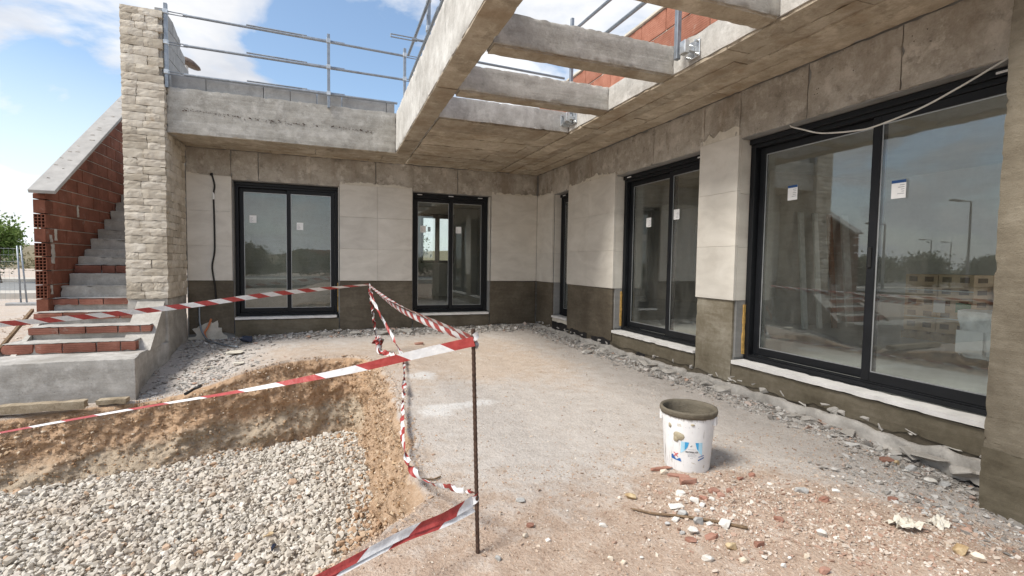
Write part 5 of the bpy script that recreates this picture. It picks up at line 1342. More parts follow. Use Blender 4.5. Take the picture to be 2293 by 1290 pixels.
# the bold word on the label
def word(txt, sx, z, size):
    cu = bpy.data.curves.new('word', 'FONT'); cu.body = txt; cu.size = size; cu.align_x = 'CENTER'; cu.offset = 0.0004
    o = bpy.data.objects.new('word_tmp', cu); COL.objects.link(o)
    dg = bpy.context.evaluated_depsgraph_get(); me = bpy.data.meshes.new_from_object(o.evaluated_get(dg))
    V = [(v.co.x, v.co.y) for v in me.vertices]; F = [tuple(p.vertices) for p in me.polygons]
    bpy.data.objects.remove(o); bpy.data.meshes.remove(me)
    W = []
    for x, y in V:
        zc = z+y; r = R0+(R1-R0)*zc/BH+0.002; a = LA+(sx+x)/r; W.append((BX0+r*math.cos(a), BY0+r*math.sin(a), BZ0+zc))
    MB().add(W, F).build('label_word', M['ink'], buck)
word('MATERBLAZE', 0.021, 0.140, 0.0125)
n = 28; a = np.linspace(0, 2*math.pi, n, endpoint=False); rr = 1+0.3*fbm(np.c_[np.cos(a)*1.5, np.sin(a)*1.5, a*0], 77, 3)
def splat(sx, z, w, h, name='mortar_splash'):
    V = []
    for t, q in zip(a, rr):
        for f, off in ((1.0, 0.001), (0.75, 0.007)):
            zc = z+h*q*f*math.sin(t); r = R0+(R1-R0)*zc/BH+off; A = LA+(sx+w*q*f*math.cos(t))/r; V.append((BX0+r*math.cos(A), BY0+r*math.sin(A), BZ0+zc))
    zc = z; r = R0+(R1-R0)*zc/BH+0.009; A = LA+sx/r; V.append((BX0+r*math.cos(A), BY0+r*math.sin(A), BZ0+zc))
    F = [(2*i, 2*((i+1) % n), 2*((i+1) % n)+1, 2*i+1) for i in range(n)]+[(2*i+1, 2*((i+1) % n)+1, 2*n) for i in range(n)]
    MB().add(V, F).build(name, M['splat'], buck, smooth=True)
M['splat'] = m_render('dried_mortar', (0.28, 0.24, 0.16), (0.38, 0.33, 0.235), (0.46, 0.41, 0.31), 0.85, 0.5)
splat(-0.062, 0.235, 0.036, 0.028); splat(-0.078, 0.215, 0.018, 0.022); splat(-0.125, 0.29, 0.012, 0.016); splat(0.02, 0.318, 0.012, 0.007)
for x, z0, z1 in ((-0.085, 0.02, 0.20), (-0.047, 0.165, 0.235), (0.0, 0.21, 0.30), (0.018, 0.2, 0.27), (0.055, 0.24, 0.30), (-0.005, 0.03, 0.075), (0.045, 0.02, 0.07), (0.02, 0.0, 0.05), (0.035, 0.27, 0.33), (-0.02, 0.25, 0.30)):
    on_bucket([(x-0.0012, z0), (x+0.0012, z0), (x+0.0016, z1), (x-0.0016, z1)], 'drip', 'olive', 0.0026)
for s in (-1, 1):
    Aq = LA+s*rad(78)-rad(8); MB().box(-0.03, -0.008, 0.0, 0.03, 0.012, 0.055).build('handle_lug', M['bucket'], buck, bevel=0.004)
    o = bpy.data.objects[-1] if False else [q for q in buck.children if q.name.startswith('handle_lug')][-1]
    for v in o.data.vertices:
        x, y, z = v.co.x+BX0, v.co.y+BY0, v.co.z+BZ0
        r = R1+0.004+y*0.8; A = Aq+x/r*0.8; v.co = (r*math.cos(A), r*math.sin(A), BH-0.085+z)

# ------------------------------------------------------------------ rubble one can pick up
BITS = {'w': ('rock_w', 'stone_fragment', 'broken white stone lying in the rubble in front of the bucket', 'broken white stones in the rubble'),
        'g': ('rock_g', 'stone_fragment', 'grey stone lump among the rubble', 'grey stone lumps in the rubble'),
        'c': ('rock_c', 'stone_fragment', 'cream pebble sized stone lying loose on the dirt', 'cream stones on the dirt'),
        'y': ('rock_y', 'stone_fragment', 'yellowish earthy stone lying on the dirt', 'yellowish stones on the dirt'),
        'r': ('brick_bit', 'brick_shard', 'broken reddish brick shard lying in the rubble', 'brick shards in the rubble'),
        't': ('rock_g', 'tile_fragment', 'small grey tile fragment lying on the dirt', None),
        'p': ('smear', 'crumpled_plastic', 'crumpled white plastic scrap by the foot of the column', 'white plastic scraps by the column')}
RUB = [(-1.98, -6.72, 0.064, 0.038, 'w'), (-2.1, -6.83, 0.091, 0.03, 'w'), (-1.98, -6.83, 0.055, 0.037, 'w'), (-1.98, -6.89, 0.036, 0.036, 'w'), (-1.97, -6.95, 0.035, 0.029, 'w'), (-2.13, -6.92, 0.058, 0.047, 'g'), (-2.04, -6.92, 0.032, 0.027, 'w'), (-2.11, -7.01, 0.056, 0.048, 'g'), (-2.01, -7.08, 0.067, 0.045, 'w'), (-2.19, -7.06, 0.063, 0.041, 'w'), (-2.26, -7.24, 0.058, 0.035, 'w'), (-1.89, -6.46, 0.056, 0.056, 'c'), (-2.1, -7.21, 0.057, 0.036, 'y'), (-2.19, -6.94, 0.046, 0.026, 'w'), (-2.25, -6.95, 0.034, 0.023, 'g'), (-2.23, -7.04, 0.033, 0.022, 'g'), (-1.88, -6.85, 0.034, 0.025, 'w'), (-1.93, -6.99, 0.023, 0.018, 'w'), (-2.07, -7.04, 0.039, 0.022, 'w'), (-1.62, -7.28, 0.054, 0.043, 'w'), (-1.84, -7.38, 0.03, 0.025, 'c'), (-1.92, -7.36, 0.02, 0.02, 'w'), (-1.99, -7.39, 0.029, 0.029, 'w'), (-2.12, -7.3, 0.04, 0.03, 'c'), (-1.85, -6.63, 0.107, 0.047, 'r'), (-1.8, -6.78, 0.058, 0.032, 'r'), (-1.71, -6.8, 0.039, 0.026, 'r'), (-1.72, -7.13, 0.046, 0.034, 'r'), (-2.14, -7.12, 0.059, 0.032, 'r'), (-2.11, -7.13, 0.032, 0.038, 'r'), (-2.23, -7.1, 0.053, 0.021, 'r'), (-1.81, -6.84, 0.044, 0.031, 'r'), (-1.92, -6.83, 0.043, 0.031, 'r'), (-1.39, -6.65, 0.042, 0.028, 'r'), (-1.5, -6.68, 0.048, 0.021, 'r'), (-1.86, -6.40, 0.085, 0.026, 'r'), (-1.83, -6.52, 0.085, 0.024, 'r'), (-1.3, -6.92, 0.072, 0.039, 't'), (-1.29, -7.04, 0.044, 0.025, 'r'), (-1.97, -7.25, 0.052, 0.031, 'r'), (-1.85, -7.47, 0.044, 0.034, 'r'), (-2.55, -6.84, 0.041, 0.03, 'w'), (-2.95, -6.81, 0.032, 0.029, 'c'), (-2.86, -6.87, 0.026, 0.019, 'w'), (-2.26, -6.65, 0.075, 0.038, 'y'), (-2.84, -6.47, 0.052, 0.019, 't'), (-3.13, -6.94, 0.033, 0.027, 'g'), (-2.66, -7.09, 0.03, 0.024, 'c'), (-2.62, -7.13, 0.03, 0.024, 'c'), (-2.52, -7.12, 0.024, 0.018, 'w'), (-2.89, -6.73, 0.04, 0.027, 'r'), (-0.26, -6.72, 0.099, 0.035, 'r'), (-0.23, -6.77, 0.043, 0.06, 'y'), (-0.24, -6.86, 0.069, 0.083, 'g'), (-0.30, -7.0, 0.091, 0.039, 'w'), (-0.24, -7.05, 0.077, 0.051, 'g'), (-1.12, -7.35, 0.153, 0.051, 'p'), (-0.89, -7.37, 0.115, 0.052, 'p'), (-1.11, -7.57, 0.065, 0.056, 'y'), (-1.11, -7.63, 0.064, 0.055, 'c'), (-0.86, -7.13, 0.046, 0.057, 'r'), (-1.08, -6.96, 0.047, 0.024, 'w'), (-1.28, -7.04, 0.056, 0.034, 'r')]
SPECIAL = {(-1.85, -6.63): 'largest brick shard, lying below the bucket at the head of the rubble', (-1.86, -6.40): 'long thin brick shard leaning on the left foot of the bucket', (-1.83, -6.52): 'long thin brick shard lying along the front foot of the bucket', (-1.89, -6.46): 'rounded cream stone touching the left foot of the bucket',
           (-2.1, -6.83): 'long white stone splinter next to the brown stick', (-2.26, -7.24): 'flat bright white stone lying apart at the bottom of the rubble', (-1.3, -6.92): 'grey tile offcut lying alone to the right of the bucket', (-2.84, -6.47): 'small greenish grey tile chip lying beside the near rebar', (-2.26, -6.65): 'earthy yellow clod beside the tip of the brown stick',
           (-0.26, -6.72): 'red roof tile piece at the foot of the wall under the largest door', (-0.23, -6.77): 'yellow brown stone chip at the foot of the wall beside the red piece', (-1.12, -7.35): 'longer crumpled white plastic scrap, left one of the pair by the column', (-0.89, -7.37): 'smaller crumpled white plastic scrap, right one nearest the column foot', (-2.1, -7.21): 'yellowish stone in the rubble in front of the brown stick', (-1.11, -7.57): 'yellowish stone touching a cream stone in the bottom right corner', (-1.11, -7.63): 'cream stone touching a yellowish stone in the bottom right corner', (-3.13, -6.94): 'flat grey disc shaped stone in front of the near rebar', (-2.55, -6.84): 'single white stone on bare dirt left of the brown stick'}
LIGHT = [hull_stone(RNG, 16, 0.7, 0.45) for _ in range(6)]; SLAB_ = [hull_stone(RNG, 14, 0.45, 0.85) for _ in range(5)]
for i, (x, y, w, h, c) in enumerate(RUB):
    mt, nm, lab, grp = BITS[c]; h = min(h, w*0.85)
    V, F = (SLAB_ if c in 'rtp' else LIGHT)[i % 5]
    S = np.array([w*1.12, w*RNG.uniform(0.65, 0.95), h*1.1/(0.45 if c in 'rtp' else 0.7)])
    if (x, y) in SPECIAL and 'thin' in SPECIAL[(x, y)]: S = np.array([w*1.9, w*0.42, 0.06])
    A = RNG.uniform(-0.6, 0.6)+rad(-20)
    W = V*S; c_, s_ = math.cos(A), math.sin(A); W = np.c_[W[:, 0]*c_-W[:, 1]*s_, W[:, 0]*s_+W[:, 1]*c_, W[:, 2]]
    W = W+np.array([x, y, gz1(x, y)+0.30*h])
    if c == 'p':      # crumpled sheet of plastic
        q = 14; U, Wv = np.meshgrid(np.linspace(-0.5, 0.5, q), np.linspace(-0.5, 0.5, q), indexing='ij')
        Pq = np.c_[U.ravel(), Wv.ravel(), np.zeros(q*q)]; hq = np.abs(fbm(Pq*4.2+i, 33, 3))*0.055+np.abs(vnoise(Pq*9+i, 35))*0.012
        W = np.c_[Pq[:, 0]*w*0.95+0.012*fbm(Pq*5+i, 36, 2), Pq[:, 1]*w*0.62+0.02*fbm(Pq*4+i, 37, 2), hq+0.004]
        W = np.c_[W[:, 0]*c_-W[:, 1]*s_+x, W[:, 0]*s_+W[:, 1]*c_+y, W[:, 2]+gz1(x, y)]; Iq = np.arange(q*q).reshape(q, q)
        F = np.stack([Iq[:-1, :-1], Iq[1:, :-1], Iq[1:, 1:], Iq[:-1, 1:]], -1).reshape(-1, 4)
    o = MB().add(W, F).build(nm, M[mt], None, smooth=False, loc=(x, y, gz1(x, y)), bevel=0.0 if c == 'p' else 0.0015)
    sp = SPECIAL.get((x, y))
    if not sp and c in 'wgcr':
        kind_ = {'w': 'white broken stone', 'g': 'grey stone lump', 'c': 'cream stone', 'r': 'reddish brick shard'}[c]
        kind_ = ('larger ' if w > 0.05 else 'small ')+kind_
        ys = -6.84-0.93*(x+2.26)
        where = ('on the dust near the wall foot' if x > -0.6 else 'on the ground right of the rubble heap' if x > -1.45 else 'on the bare dirt left of the stick' if x < -2.3 else
                 'in the rubble behind the brown stick' if y > ys+0.03 else 'in the rubble touching the brown stick' if y > ys-0.06 else 'in the rubble in front of the brown stick' if y > -7.2 else 'among the chippings at the lower edge')
        sp = kind_+' '+where; grp = kind_+'s '+where
    elif sp: grp = None
    tag(o, sp or lab, 'rubble' if c != 'p' else 'litter', grp)
# stick
P = [(-2.335, -6.765, 0.055), (-2.26, -6.84, 0.050), (-2.16, -6.925, 0.050), (-2.06, -7.02, 0.055), (-1.93, -7.14, 0.040)]
o = MB().tube(spline([(x, y, gz1(x, y)+0.012) for x, y, z in P], 6), np.linspace(0.005, 0.008, 25)*np.r_[0.5, np.ones(24)], 7).build('stick', M['stick'], None, smooth=True); tag(o, 'thin brown stick lying across the rubble heap', 'stick')
for lab, mat_, (x, y, z, L, w) in (('yellow brown wood chip lying on the gravel in the pit', 'rock_y', (-4.31, -4.52, -0.985, 0.10, 0.035)), ('dark grey rag lying on the gravel in the pit', 'navy', (-4.25, -4.72, -0.985, 0.09, 0.03))):
    V, F = SLAB_[1]; A = 0.5 if 'wood' in lab else 1.3; W = V*np.array([L, w, 0.08]); W = np.c_[W[:, 0]*math.cos(A)-W[:, 1]*math.sin(A)+x, W[:, 0]*math.sin(A)+W[:, 1]*math.cos(A)+y, W[:, 2]+z]
    tag(MB().add(W, F).build('scrap', M[mat_], None), lab, 'litter')
tag(MB().tube(spline([(-3.30, -6.03, gz1(-3.30, -6.03)+0.008), (-3.24, -6.06, gz1(-3.24, -6.06)+0.010), (-3.19, -6.03, gz1(-3.19, -6.03)+0.008)], 6), 0.005, 6).build('twig', M['stick'], None), 'short dark twig on the grey dust near the pit edge', 'twig')
# litter by the stairs
o = MB().rough(-5.40, -2.50, -0.155, -5.22, -2.45, -0.12, step=0.02, amp=0.015, freq=14, chip=0.01).build('black_scrap', M['black_pl'], None, smooth=True)
for v in o.data.vertices: v.co.z += gz1(v.co.x, v.co.y)+0.155+0.20*(v.co.x+5.40)
tag(o, 'black plastic scrap lying at the edge of the pit near the landing', 'litter')
V, F = LIGHT[2]; o = MB().add(V*np.array([0.24, 0.17, 0.17])+np.array([-5.06, -0.50, gz1(-5.06, -0.5)+0.07]), F).build('navy_pot', M['navy'], None, bevel=0.01); tag(o, 'dark navy plastic lump lying against the wall under the left sliding door', 'litter')
for lab, (x, y, w) in (('white mortar chunk on the debris between landing and pit', (-4.98, -1.62, 0.16)), ('flat white mortar flake beside the stone pillar debris', (-5.35, -1.5, 0.14)), ('long flat mortar flake lying on the debris near the pipe', (-5.12, -1.05, 0.26))):
    V, F = SLAB_[int(w*100) % 5]; o = MB().add(V*np.array([w, w*0.6, w*0.5])+np.array([x, y, gz1(x, y)+0.03]), F).build('mortar_chunk', M['smear'], None, bevel=0.003); tag(o, lab, 'rubble')
for i, (x, y, w, lab) in enumerate([(-3.02, -0.35, 0.28, 'flat grey concrete slab lump leaning at the back wall behind the hanging tape'), (-3.45, -0.30, 0.22, 'jagged grey concrete lump at the back wall left of the hanging tape'), (-2.62, -0.32, 0.30, 'pale pinkish concrete lump at the back wall below the rear window door'), (-2.55, -1.35, 0.16, 'reddish clod lying on the bare ground behind the tape loop'), (-3.9, -0.28, 0.20, 'small grey concrete lump at the back wall under the left sliding door'), (-0.35, -2.75, 0.20, 'tilted grey board of mortar leaning at the foot of the tiled pier')]):
    V, F = SLAB_[i % 5]; o = MB().add(V*np.array([w, w*0.55, w*0.75])+np.array([x, y, gz1(x, y)+w*0.12]), F).build('concrete_lump', M['cement' if i != 3 else 'brick_bit'], None, bevel=0.004); tag(o, lab, 'rubble')

# ------------------------------------------------------------------ cables and conduits
def cable(P, r, mat, label, name='cable', cat='cable'):
    return tag(MB().tube(spline(P, 8), r, 7).build(name, M[mat], None, smooth=True), label, cat)
bc = thing('wall_cable', 'black cable with a white joint hanging down between pillar and left sliding door', 'cable', (-5.56, -0.03, 0.9))
MB().tube(spline([(-5.585, -0.02, 2.625), (-5.575, -0.035, 2.60), (-5.545, -0.03, 2.45), (-5.56, -0.028, 2.28), (-5.556, -0.028, 1.9), (-5.558, -0.028, 1.43), (-5.592, -0.032, 1.20), (-5.585, -0.03, 1.05), (-5.562, -0.025, 0.87), (-5.545, -0.02, 0.62)], 8), 0.013, 7).build('cable_run', M['cable'], bc, smooth=True)
MB().tube(lin((-5.56, -0.028, 2.34), (-5.56, -0.028, 2.23)), 0.0145, 7).build('white_joint', M['white_pl'], bc)
MB().rough(-5.61, -0.03, 2.60, -5.565, -0.012, 2.645, step=0.015, amp=0.006, freq=30).build('cable_end', M['cable'], bc, smooth=True)
cable([(0.02, -5.62, 2.555), (-0.03, -5.68, 2.52), (-0.04, -5.80, 2.465), (-0.045, -5.95, 2.40), (-0.045, -6.11, 2.365), (-0.045, -6.25, 2.345), (-0.045, -6.38, 2.34), (-0.045, -6.67, 2.385), (-0.045, -6.89, 2.455), (-0.04, -7.05, 2.52), (-0.02, -7.16, 2.575)], 0.0065, 'cable_w', 'thin white cable sagging across the top of the largest sliding door')
cd = thing('conduit', 'grey and orange conduit curving out of the wall foot beside the stone pillar', 'conduit', (-5.6, -0.3, 0))
MB().tube(spline([(-5.78, -0.02, 0.56), (-5.775, -0.05, 0.42), (-5.765, -0.07, 0.27), (-5.72, -0.12, 0.13), (-5.62, -0.25, 0.03), (-5.48, -0.42, gz1(-5.48, -0.42)+0.03), (-5.30, -0.60, gz1(-5.3, -0.6)+0.025), (-5.14, -0.72, gz1(-5.14, -.72)+0.02)], 8), 0.014, 8).build('grey_tube', M['steel'], cd, smooth=True)
MB().tube(spline([(-5.62, -0.02, 0.34), (-5.66, -0.05, 0.22), (-5.70, -0.09, 0.12), (-5.66, -0.15, 0.03)], 8), 0.016, 8).build('orange_sleeve', M['orange'], cd, smooth=True)

# ------------------------------------------------------------------ things inside, seen through the glass
F0 = ZSILL
def carton(x, y, z, sx, sy, sz, lab, grp):
    c = thing('carton', lab, 'box', (x, y, z), grp)
    MB().box(x, y, z, x+sx, y+sy, z+sz).build('case', M['card'], c, bevel=0.004)
    for (dx, dz) in ((0.25, 0.55), (0.75, 0.55)):
        MB().box(x-0.002, y+sy*dx-0.05, z+sz*0.35, x-0.0005, y+sy*dx+0.05, z+sz*0.8).build('print', M['card_print'], c)
    MB().box(x+sx*0.2, y-0.002, z+sz*0.35, x+sx*0.7, y-0.0005, z+sz*0.75).build('print', M['card_print'], c)
    return c
G1 = 'cartons stacked on the pallet behind the largest door'
pal = thing('pallet', 'wooden pallet under the stacked cartons inside the house', 'pallet', (3.4, -5.2, F0))
for k in range(5): MB().box(3.58, -5.28+k*0.16, F0+0.09, 4.45, -5.16+k*0.16, F0+0.115).build('plank', M['pallet'], pal)
for k in range(3): MB().box(3.58+k*0.38, -5.28, F0, 3.68+k*0.38, -4.49, F0+0.089).build('bearer', M['pallet'], pal)
for r in range(5):
    for c in range(2):
        for q in range(2): carton(3.60+q*0.41, -5.26+c*0.385, F0+0.116+r*0.152, 0.40, 0.375, 0.15, 'brown cardboard carton stacked on the pallet inside behind the largest door', G1)
G1b = 'cartons in the lower stack beside the wrapped load'
for r in range(4):
    for c in range(2): carton(3.9, -6.10+c*0.385, F0+r*0.19, 0.45, 0.375, 0.186, 'brown carton in the lower stack inside, right of the tall carton stack', G1b)
st = thing('strapping', 'white strap tied round the stacked cartons', 'strap', (3.4, -5.2, F0+0.4))
for z in (0.30, 0.66): MB().box(3.590, -5.265, F0+z, 3.593, -4.50, F0+z+0.014).build('strap_band', M['strap_w'], st)
tag(box('delivery_note', M['paper'], None, 3.588, -4.98, F0+0.38, 3.5895, -4.85, F0+0.54), 'white delivery note stuck on the stacked cartons', 'note')
tag(box('green_sticker', M['green_print'], None, 3.588, -5.25, F0+0.40, 3.5895, -5.09, F0+0.52), 'green sticker on the stacked cartons', 'sticker')
wp = thing('wrapped_pallet', 'pallet load wrapped in crumpled clear plastic close behind the largest door', 'wrapped load', (1.8, -6.7, F0))
MB().rough(1.90, -6.95, F0+0.10, 2.75, -5.97, F0+0.55, step=0.035, amp=0.022, freq=8, chip=0.03).build('plastic_wrap', M['wrap'], wp, smooth=True)
MB().rough(2.1, -6.75, F0+0.545, 2.6, -6.15, F0+0.66, step=0.04, amp=0.012, freq=9, chip=0.02).build('top_box', M['card'], wp, smooth=True)
for k in range(2): box('paper_sheet', M['paper'], wp, 1.862, -6.20-k*0.24, F0+0.14, 1.865, -5.99-k*0.24, F0+0.36)
for k, (x, w, m_, lab) in enumerate([(-3.55, 0.10, 'board_pl', 'leftmost pale board leaning inside behind the largest door'), (-3.78, 0.09, 'board_pl', 'second pale board leaning inside behind the largest door'), (-3.95, 0.10, 'board_br', 'brown board leaning inside between the pale boards'), (-4.22, 0.16, 'board_pl', 'widest pale board leaning inside behind the largest door')]):
    # leaning against the partition at y=-3.10
    lean = 0.10*k
    o = MB().prism([(0, 0), (w, 0), (w-0.0, 1.85), (0.0, 1.85)], 'x', 0, 0.03).build('board', M[m_], None)
    o.location = (2.9+0.32*k, -3.55, F0+0.003); o.rotation_euler = (-rad(12), 0, rad(90)); o.rotation_euler = (0, rad(0), rad(-90))
    me = o.data
    for v in me.vertices:
        a, z = v.co.y, v.co.z; d = v.co.x
        v.co = (a+0.26*z/1.85, -0.0+z*0.20+d, z*0.98)
    o.rotation_euler = (0, 0, 0); tag(o, lab, 'board')

# ------------------------------------------------------------------ beyond the site: road, fence, trees, lamps
def sheet(name, poly, z, mat, kind='structure'):
    o = MB().add([(x, y, z) for x, y in poly], [tuple(range(len(poly)))]).build(name, M[mat]); return tag(o, kind=kind)
sheet('road', [(-120, 14.5), (0, 13.0), (60, 12.2), (60, 20.0), (0, 21.2), (-120, 23.5)], 0.03, 'asphalt')
k1 = MB(); k1.prism([(0, 0), (1, 0), (1, 1), (0, 1)], 'z', 0, 0.0001) if False else None
def kerb(name, x0, y0, x1, y1, w, h):
    u = np.array([x1-x0, y1-y0]); u = u/np.linalg.norm(u); nrm_ = np.array([-u[1], u[0]])*w
    P = [(x0, y0), (x1, y1), (x1+nrm_[0], y1+nrm_[1]), (x0+nrm_[0], y0+nrm_[1])]
    return tag(MB().prism(P, 'z', -0.15, h).build(name, M['paving']), kind='structure')
kerb('pavement', -120, 23.6, 60, 20.05, 2.4, 0.17); kerb('pavement', -120, 12.6, 60, 10.6, 1.6, 0.09)
sheet('road', [(-150, -30.0), (150, -34.0), (150, -26.0), (-150, -22.0)], 0.035, 'asphalt')
sheet('road', [(-34.0, -21.5), (-27.0, -21.8), (-24.0, 12.6), (-31.0, 12.8)], 0.032, 'asphalt')
kerb('pavement', -150, -22.0, 150, -26.0, 2.0, 0.16)

def hill(name, cx, cy, rx, ry, h, mat, seed):
    n, m_ = 40, 14; V = []
    for i in range(m_+1):
        r = i/m_
        for k in range(n):
            a = 2*math.pi*k/n; x, y = cx+rx*r*math.cos(a), cy+ry*r*math.sin(a)
            V.append((x, y, -0.5+(h+0.5)*(1-r*r)**1.2*(1+0.25*float(fbm(np.array([[x*4/rx, y*4/ry, seed]]), 91, 3)[0]))))
    F = [(i*n+k, i*n+(k+1) % n, (i+1)*n+(k+1) % n, (i+1)*n+k) for i in range(m_) for k in range(n)]
    o = MB().add(V, [f[::-1] for f in F]).build(name, M[mat], smooth=True); return tag(o, kind='structure')
M['hill'] = m_render('scrub_hill', (0.13, 0.12, 0.075), (0.20, 0.17, 0.11), (0.27, 0.23, 0.16), 0.95, 0.3)
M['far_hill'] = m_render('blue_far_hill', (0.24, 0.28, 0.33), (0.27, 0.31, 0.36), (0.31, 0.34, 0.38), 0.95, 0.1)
hill('hill', -62, 82, 70, 26, 3.2, 'hill', 1); hill('hill', 60, 120, 120, 40, 5, 'hill', 2); hill('hill', -30, -150, 160, 40, 3.0, 'hill', 3); hill('hill', -170, -20, 60, 140, 3.5, 'hill', 5)
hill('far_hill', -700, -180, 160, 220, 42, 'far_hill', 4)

def leaves(n, centre, rx, ry, rz, size, seed, clumps=26, hollow=0.35):
    rg = np.random.default_rng(seed)
    C = rg.normal(size=(clumps, 3)); C /= np.linalg.norm(C, axis=1)[:, None]; C *= rg.uniform(hollow, 1.0, (clumps, 1))
    cs = rg.uniform(0.16, 0.38, clumps)
    k = rg.integers(0, clumps, n); P = C[k]+rg.normal(size=(n, 3))*cs[k][:, None]*np.array([1, 1, 0.75])
    P = P*np.array([rx, ry, rz])+np.array(centre)
    A = rg.normal(size=(n, 3)); A /= np.linalg.norm(A, axis=1)[:, None]; B = rg.normal(size=(n, 3)); B -= (B*A).sum(1)[:, None]*A; B /= np.linalg.norm(B, axis=1)[:, None]
    s = size*rg.uniform(0.6, 1.4, (n, 1))
    V = np.stack([P-A*s, P+B*s*0.45, P+A*s, P-B*s*0.45], 1).reshape(-1, 3)
    return V, np.arange(n*4).reshape(n, 4)
def mesh_np(name, V, F, mat, parent):
    org = np.array(ORG.get(parent.name, (0, 0, 0))) if parent else 0
    me = bpy.data.meshes.new(name); V = V-org; q = F.shape[1]
    me.vertices.add(len(V)); me.vertices.foreach_set('co', V.ravel()); me.loops.add(F.size); me.loops.foreach_set('vertex_index', F.ravel().astype(np.int32))
    me.polygons.add(len(F)); me.polygons.foreach_set('loop_start', np.arange(0, F.size, q, dtype=np.int32)); me.update(calc_edges=True); me.materials.append(mat)
    o = bpy.data.objects.new(name, me); COL.objects.link(o); o.parent = parent; return o
def tree(x, y, h, r, label, mat, seed, n=2600, size=0.09, trunk_h=0.35, group=None, flat=1.0, name='tree', z0=0.0, cat='tree'):
    t = thing(name, label, cat, (x, y, z0), group); rg = np.random.default_rng(seed+500)
    th = h*trunk_h; m = MB()
    m.tube(spline([(x, y, z0-0.1), (x+0.03*h*rg.normal(), y, z0+th*0.6), (x+0.03*h*rg.normal(), y+0.02*h, z0+th*1.25)], 5), np.linspace(0.035*h, 0.02*h, 11), 7)
    for k in range(6):
        a = rg.uniform(0, 6.28); e = np.array([x+r*0.65*math.cos(a), y+r*0.65*math.sin(a), z0+th+(h-th)*rg.uniform(0.3, 0.8)])
        s = np.array([x, y, z0+th*rg.uniform(0.7, 1.15)]); m.tube(spline([s, (s+e)/2+np.array([0, 0, 0.06*h]), e], 5), np.linspace(0.014*h, 0.004*h, 11), 5)
    m.build('trunk', M['trunk'], t, smooth=True)
    V, F = leaves(n, (x, y, z0+th+(h-th)*0.5), r, r, (h-th)*0.5*flat, size, seed); mesh_np('crown', V, F, M[mat], t); return t
tree(-18.35, 20.5, 2.95, 0.75, 'light green leafy street tree at the left edge beyond the stair wall', 'leaf_l', 1, 3800, 0.085, 0.42)
for i, (x, y, h, r) in enumerate([(-15.4, 15.2, 0.95, 0.75)]):
    pass
SH_ = 'olive shrubs beyond the road'
rg = np.random.default_rng(5)
for i, (x, y, h, r) in enumerate([(-22.4, 27.0, 1.7, 1.3), (-18.9, 27.3, 1.2, 0.9)]):
    tree(x, y, h, r, ['larger dark shrub beyond the road behind the fence post', 'smaller shrub beyond the road next to the stair wall'][i], 'leaf_d', 40+i, 1500, 0.09, 0.12, name='shrub', cat='shrub')
sc = []
for i in range(70):
    x, y = rg.uniform(-70, -10), rg.uniform(34, 80); V, F = leaves(160, (x, y, 0.7+2.2*max(0, 1-((y-82)/26)**2)*0.6), 1.6, 1.6, 0.8, 0.16, 900+i, 8); sc.append(V)
V = np.concatenate(sc); tag(mesh_np('dry_scrub', V, np.arange(len(V)).reshape(-1, 4), M['leaf_s'], None), kind='stuff')
sc = []
for i in range(150):
    a = rg.uniform(0, 1); x, y = (rg.uniform(-40, 14), rg.uniform(-46, -37)) if i % 2 else (rg.uniform(-60, -44), rg.uniform(-30, 34))
    V, F = leaves(420, (x, y, 0.45), 2.2, 2.2, rg.uniform(0.45, 0.85), 0.10, 2000+i, 9); sc.append(V)
V = np.concatenate(sc); tag(mesh_np('roadside_scrub', V, np.arange(len(V)).reshape(-1, 4), M['leaf_d'], None), kind='stuff')
# seen through the rear windows
tree(11.5, 6.6, 5.2, 1.5, 'green pine tree seen through the side wall door and its rear window', 'leaf_l', 11, 2600, 0.10, 0.48, name='pine_tree')
tree(-0.55, 17.0, 3.4, 1.4, 'thin leaved tree seen through the rear window of the back wall', 'leaf_d', 12, 1300, 0.08, 0.3)
# mirrored in the glass: the other side of the road
GT = 'dark trees across the road mirrored in the doors'
for i, (x, y, h, r) in enumerate([(-18.5, -31, 2.5, 1.9), (-13.6, -36, 1.8, 2.0), (-10.2, -33.5, 2.4, 1.5), (-6.5, -38, 2.1, 1.7), (-3.0, -40, 2.3, 1.9), (2.5, -38, 2.2, 2.0), (-24, -38, 2.4, 2.4)]):
    tree(x, y, h, r, 'dark bushy tree across the road, mirrored in the glass doors', 'leaf_d', 60+i, 5200, 0.11, 0.06, GT)
for i, (x, y, h, r) in enumerate([(-44, -8, 2.6, 2.2), (-42, -2, 2.4, 2.0), (-46, 6, 2.4, 2.2), (-41, 12, 2.2, 1.6), (-48, 15, 2.5, 2.2), (-44, 22, 2.4, 2.0), (-52, 1, 2.5, 2.2), (-50, -16, 2.6, 2.4), (-33.6, 16.2, 2.2, 1.5), (-35.2, 13.2, 2.35, 1.4), (-36.5, 10.2, 1.85, 1.1)]):
    tree(x, y, h, r, 'dark round tree beyond the side road, mirrored in the largest door', 'leaf_d', 80+i, 5200, 0.11, 0.06, 'round trees beyond the side road')
def street_lamp(x, y, h, arm):
    t = thing('street_lamp', 'tall street lamp beyond the side road, mirrored in the largest door', 'street lamp', (x, y, 0), 'street lamps along the side road')
    MB().tube(lin((x, y, -0.1), (x, y, h)), np.array([0.085, 0.05]), 8).build('pole', M['lamp'], t)
    MB().tube(lin((x, y, h), (x+arm[0], y+arm[1], h+0.05)), 0.035, 6).build('arm', M['lamp'], t)
    MB().box(x+arm[0]-0.45, y+arm[1]-0.16, h, x+arm[0]+0.45, y+arm[1]+0.16, h+0.1).build('lamp_head', M['lamp'], t, bevel=0.03)
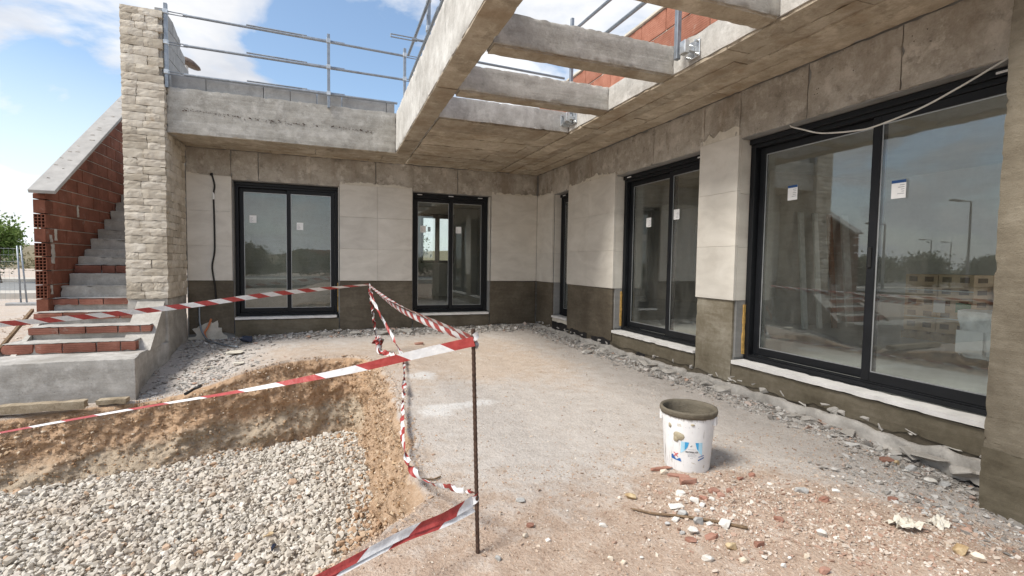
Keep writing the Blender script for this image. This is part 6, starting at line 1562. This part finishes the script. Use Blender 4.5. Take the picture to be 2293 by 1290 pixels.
for (x, y, h) in [(-29.8, 8.05, 5.17), (-27.9, 11.4, 4.04), (-52.4, 22.4, 4.2), (-63.0, 26.3, 4.4)]: street_lamp(x, y, h, (0.8, 0.3))
bld = thing('distant_house', 'low reddish house far across the road, mirrored in the left sliding door', 'house', (-9, -62, 0))
MB().box(-9.6, -66, 0, -1.0, -58, 2.0).build('wall', M['brick_bit'], bld); MB().prism([(-10.0, 2.0), (-0.6, 2.0), (-2.4, 2.7), (-8, 2.7)], 'y', -66.4, -57.6).build('roof', M['brick'], bld)
for x in (-8.5, -6.2, -4.2, -2.4): MB().box(x, -58.04, 0.7, x+0.9, -57.99, 1.6).build('window', M['alu'], bld)
# site fence at the left
fn = thing('site_fence', 'galvanised mesh site fence panel on a concrete foot beyond the stair wall', 'fence', (-12.0, 8.6, -0.1))
for dx in (0.0, 0.13):
    MB().tube(lin((-12.02+dx, 8.6, -0.05), (-12.06+dx*0.6, 8.6, 1.58)), 0.021, 8).build('post', M['steel'], fn, smooth=True)
MB().box(-12.32, 8.48, -0.12, -11.55, 8.74, -0.01).build('concrete_foot', M['block'], fn, bevel=0.02)
fm = MB()
for k in range(30): fm.tube(lin((-12.15-k*0.10, 8.6, 0.05), (-12.15-k*0.10, 8.6, 1.5)), 0.0022, 4, cap=False)
for k in range(9): fm.tube(lin((-12.05, 8.6, 0.06+k*0.18), (-15.1, 8.6, 0.06+k*0.18)), 0.0022, 4, cap=False)
fm.build('mesh_wires', M['steel'], fn)
rp = MB().rough(-9.6, -1.6, -0.2, -7.42, -0.9, 0.20, step=0.06, amp=0.03, freq=4, chip=0.05).build('earth_bank', M['ground'], None, smooth=True); tag(rp, kind='structure')
for nm, a_ in zip(('dust', 'pale', 'red'), (0.3, 0.0, 0.1)): set_attr(rp.data, nm, np.full(len(rp.data.vertices), a_))
pl = MB().prism([(-1.70, 0.13), (-0.92, 0.58), (-0.92, 0.62), (-1.74, 0.155)], 'x', -7.44, -7.41).build('edge_board', M['stick'], None); tag(pl, 'dark edge board sloping up beside the lowest steps', 'board')
print('objects', len(bpy.data.objects))
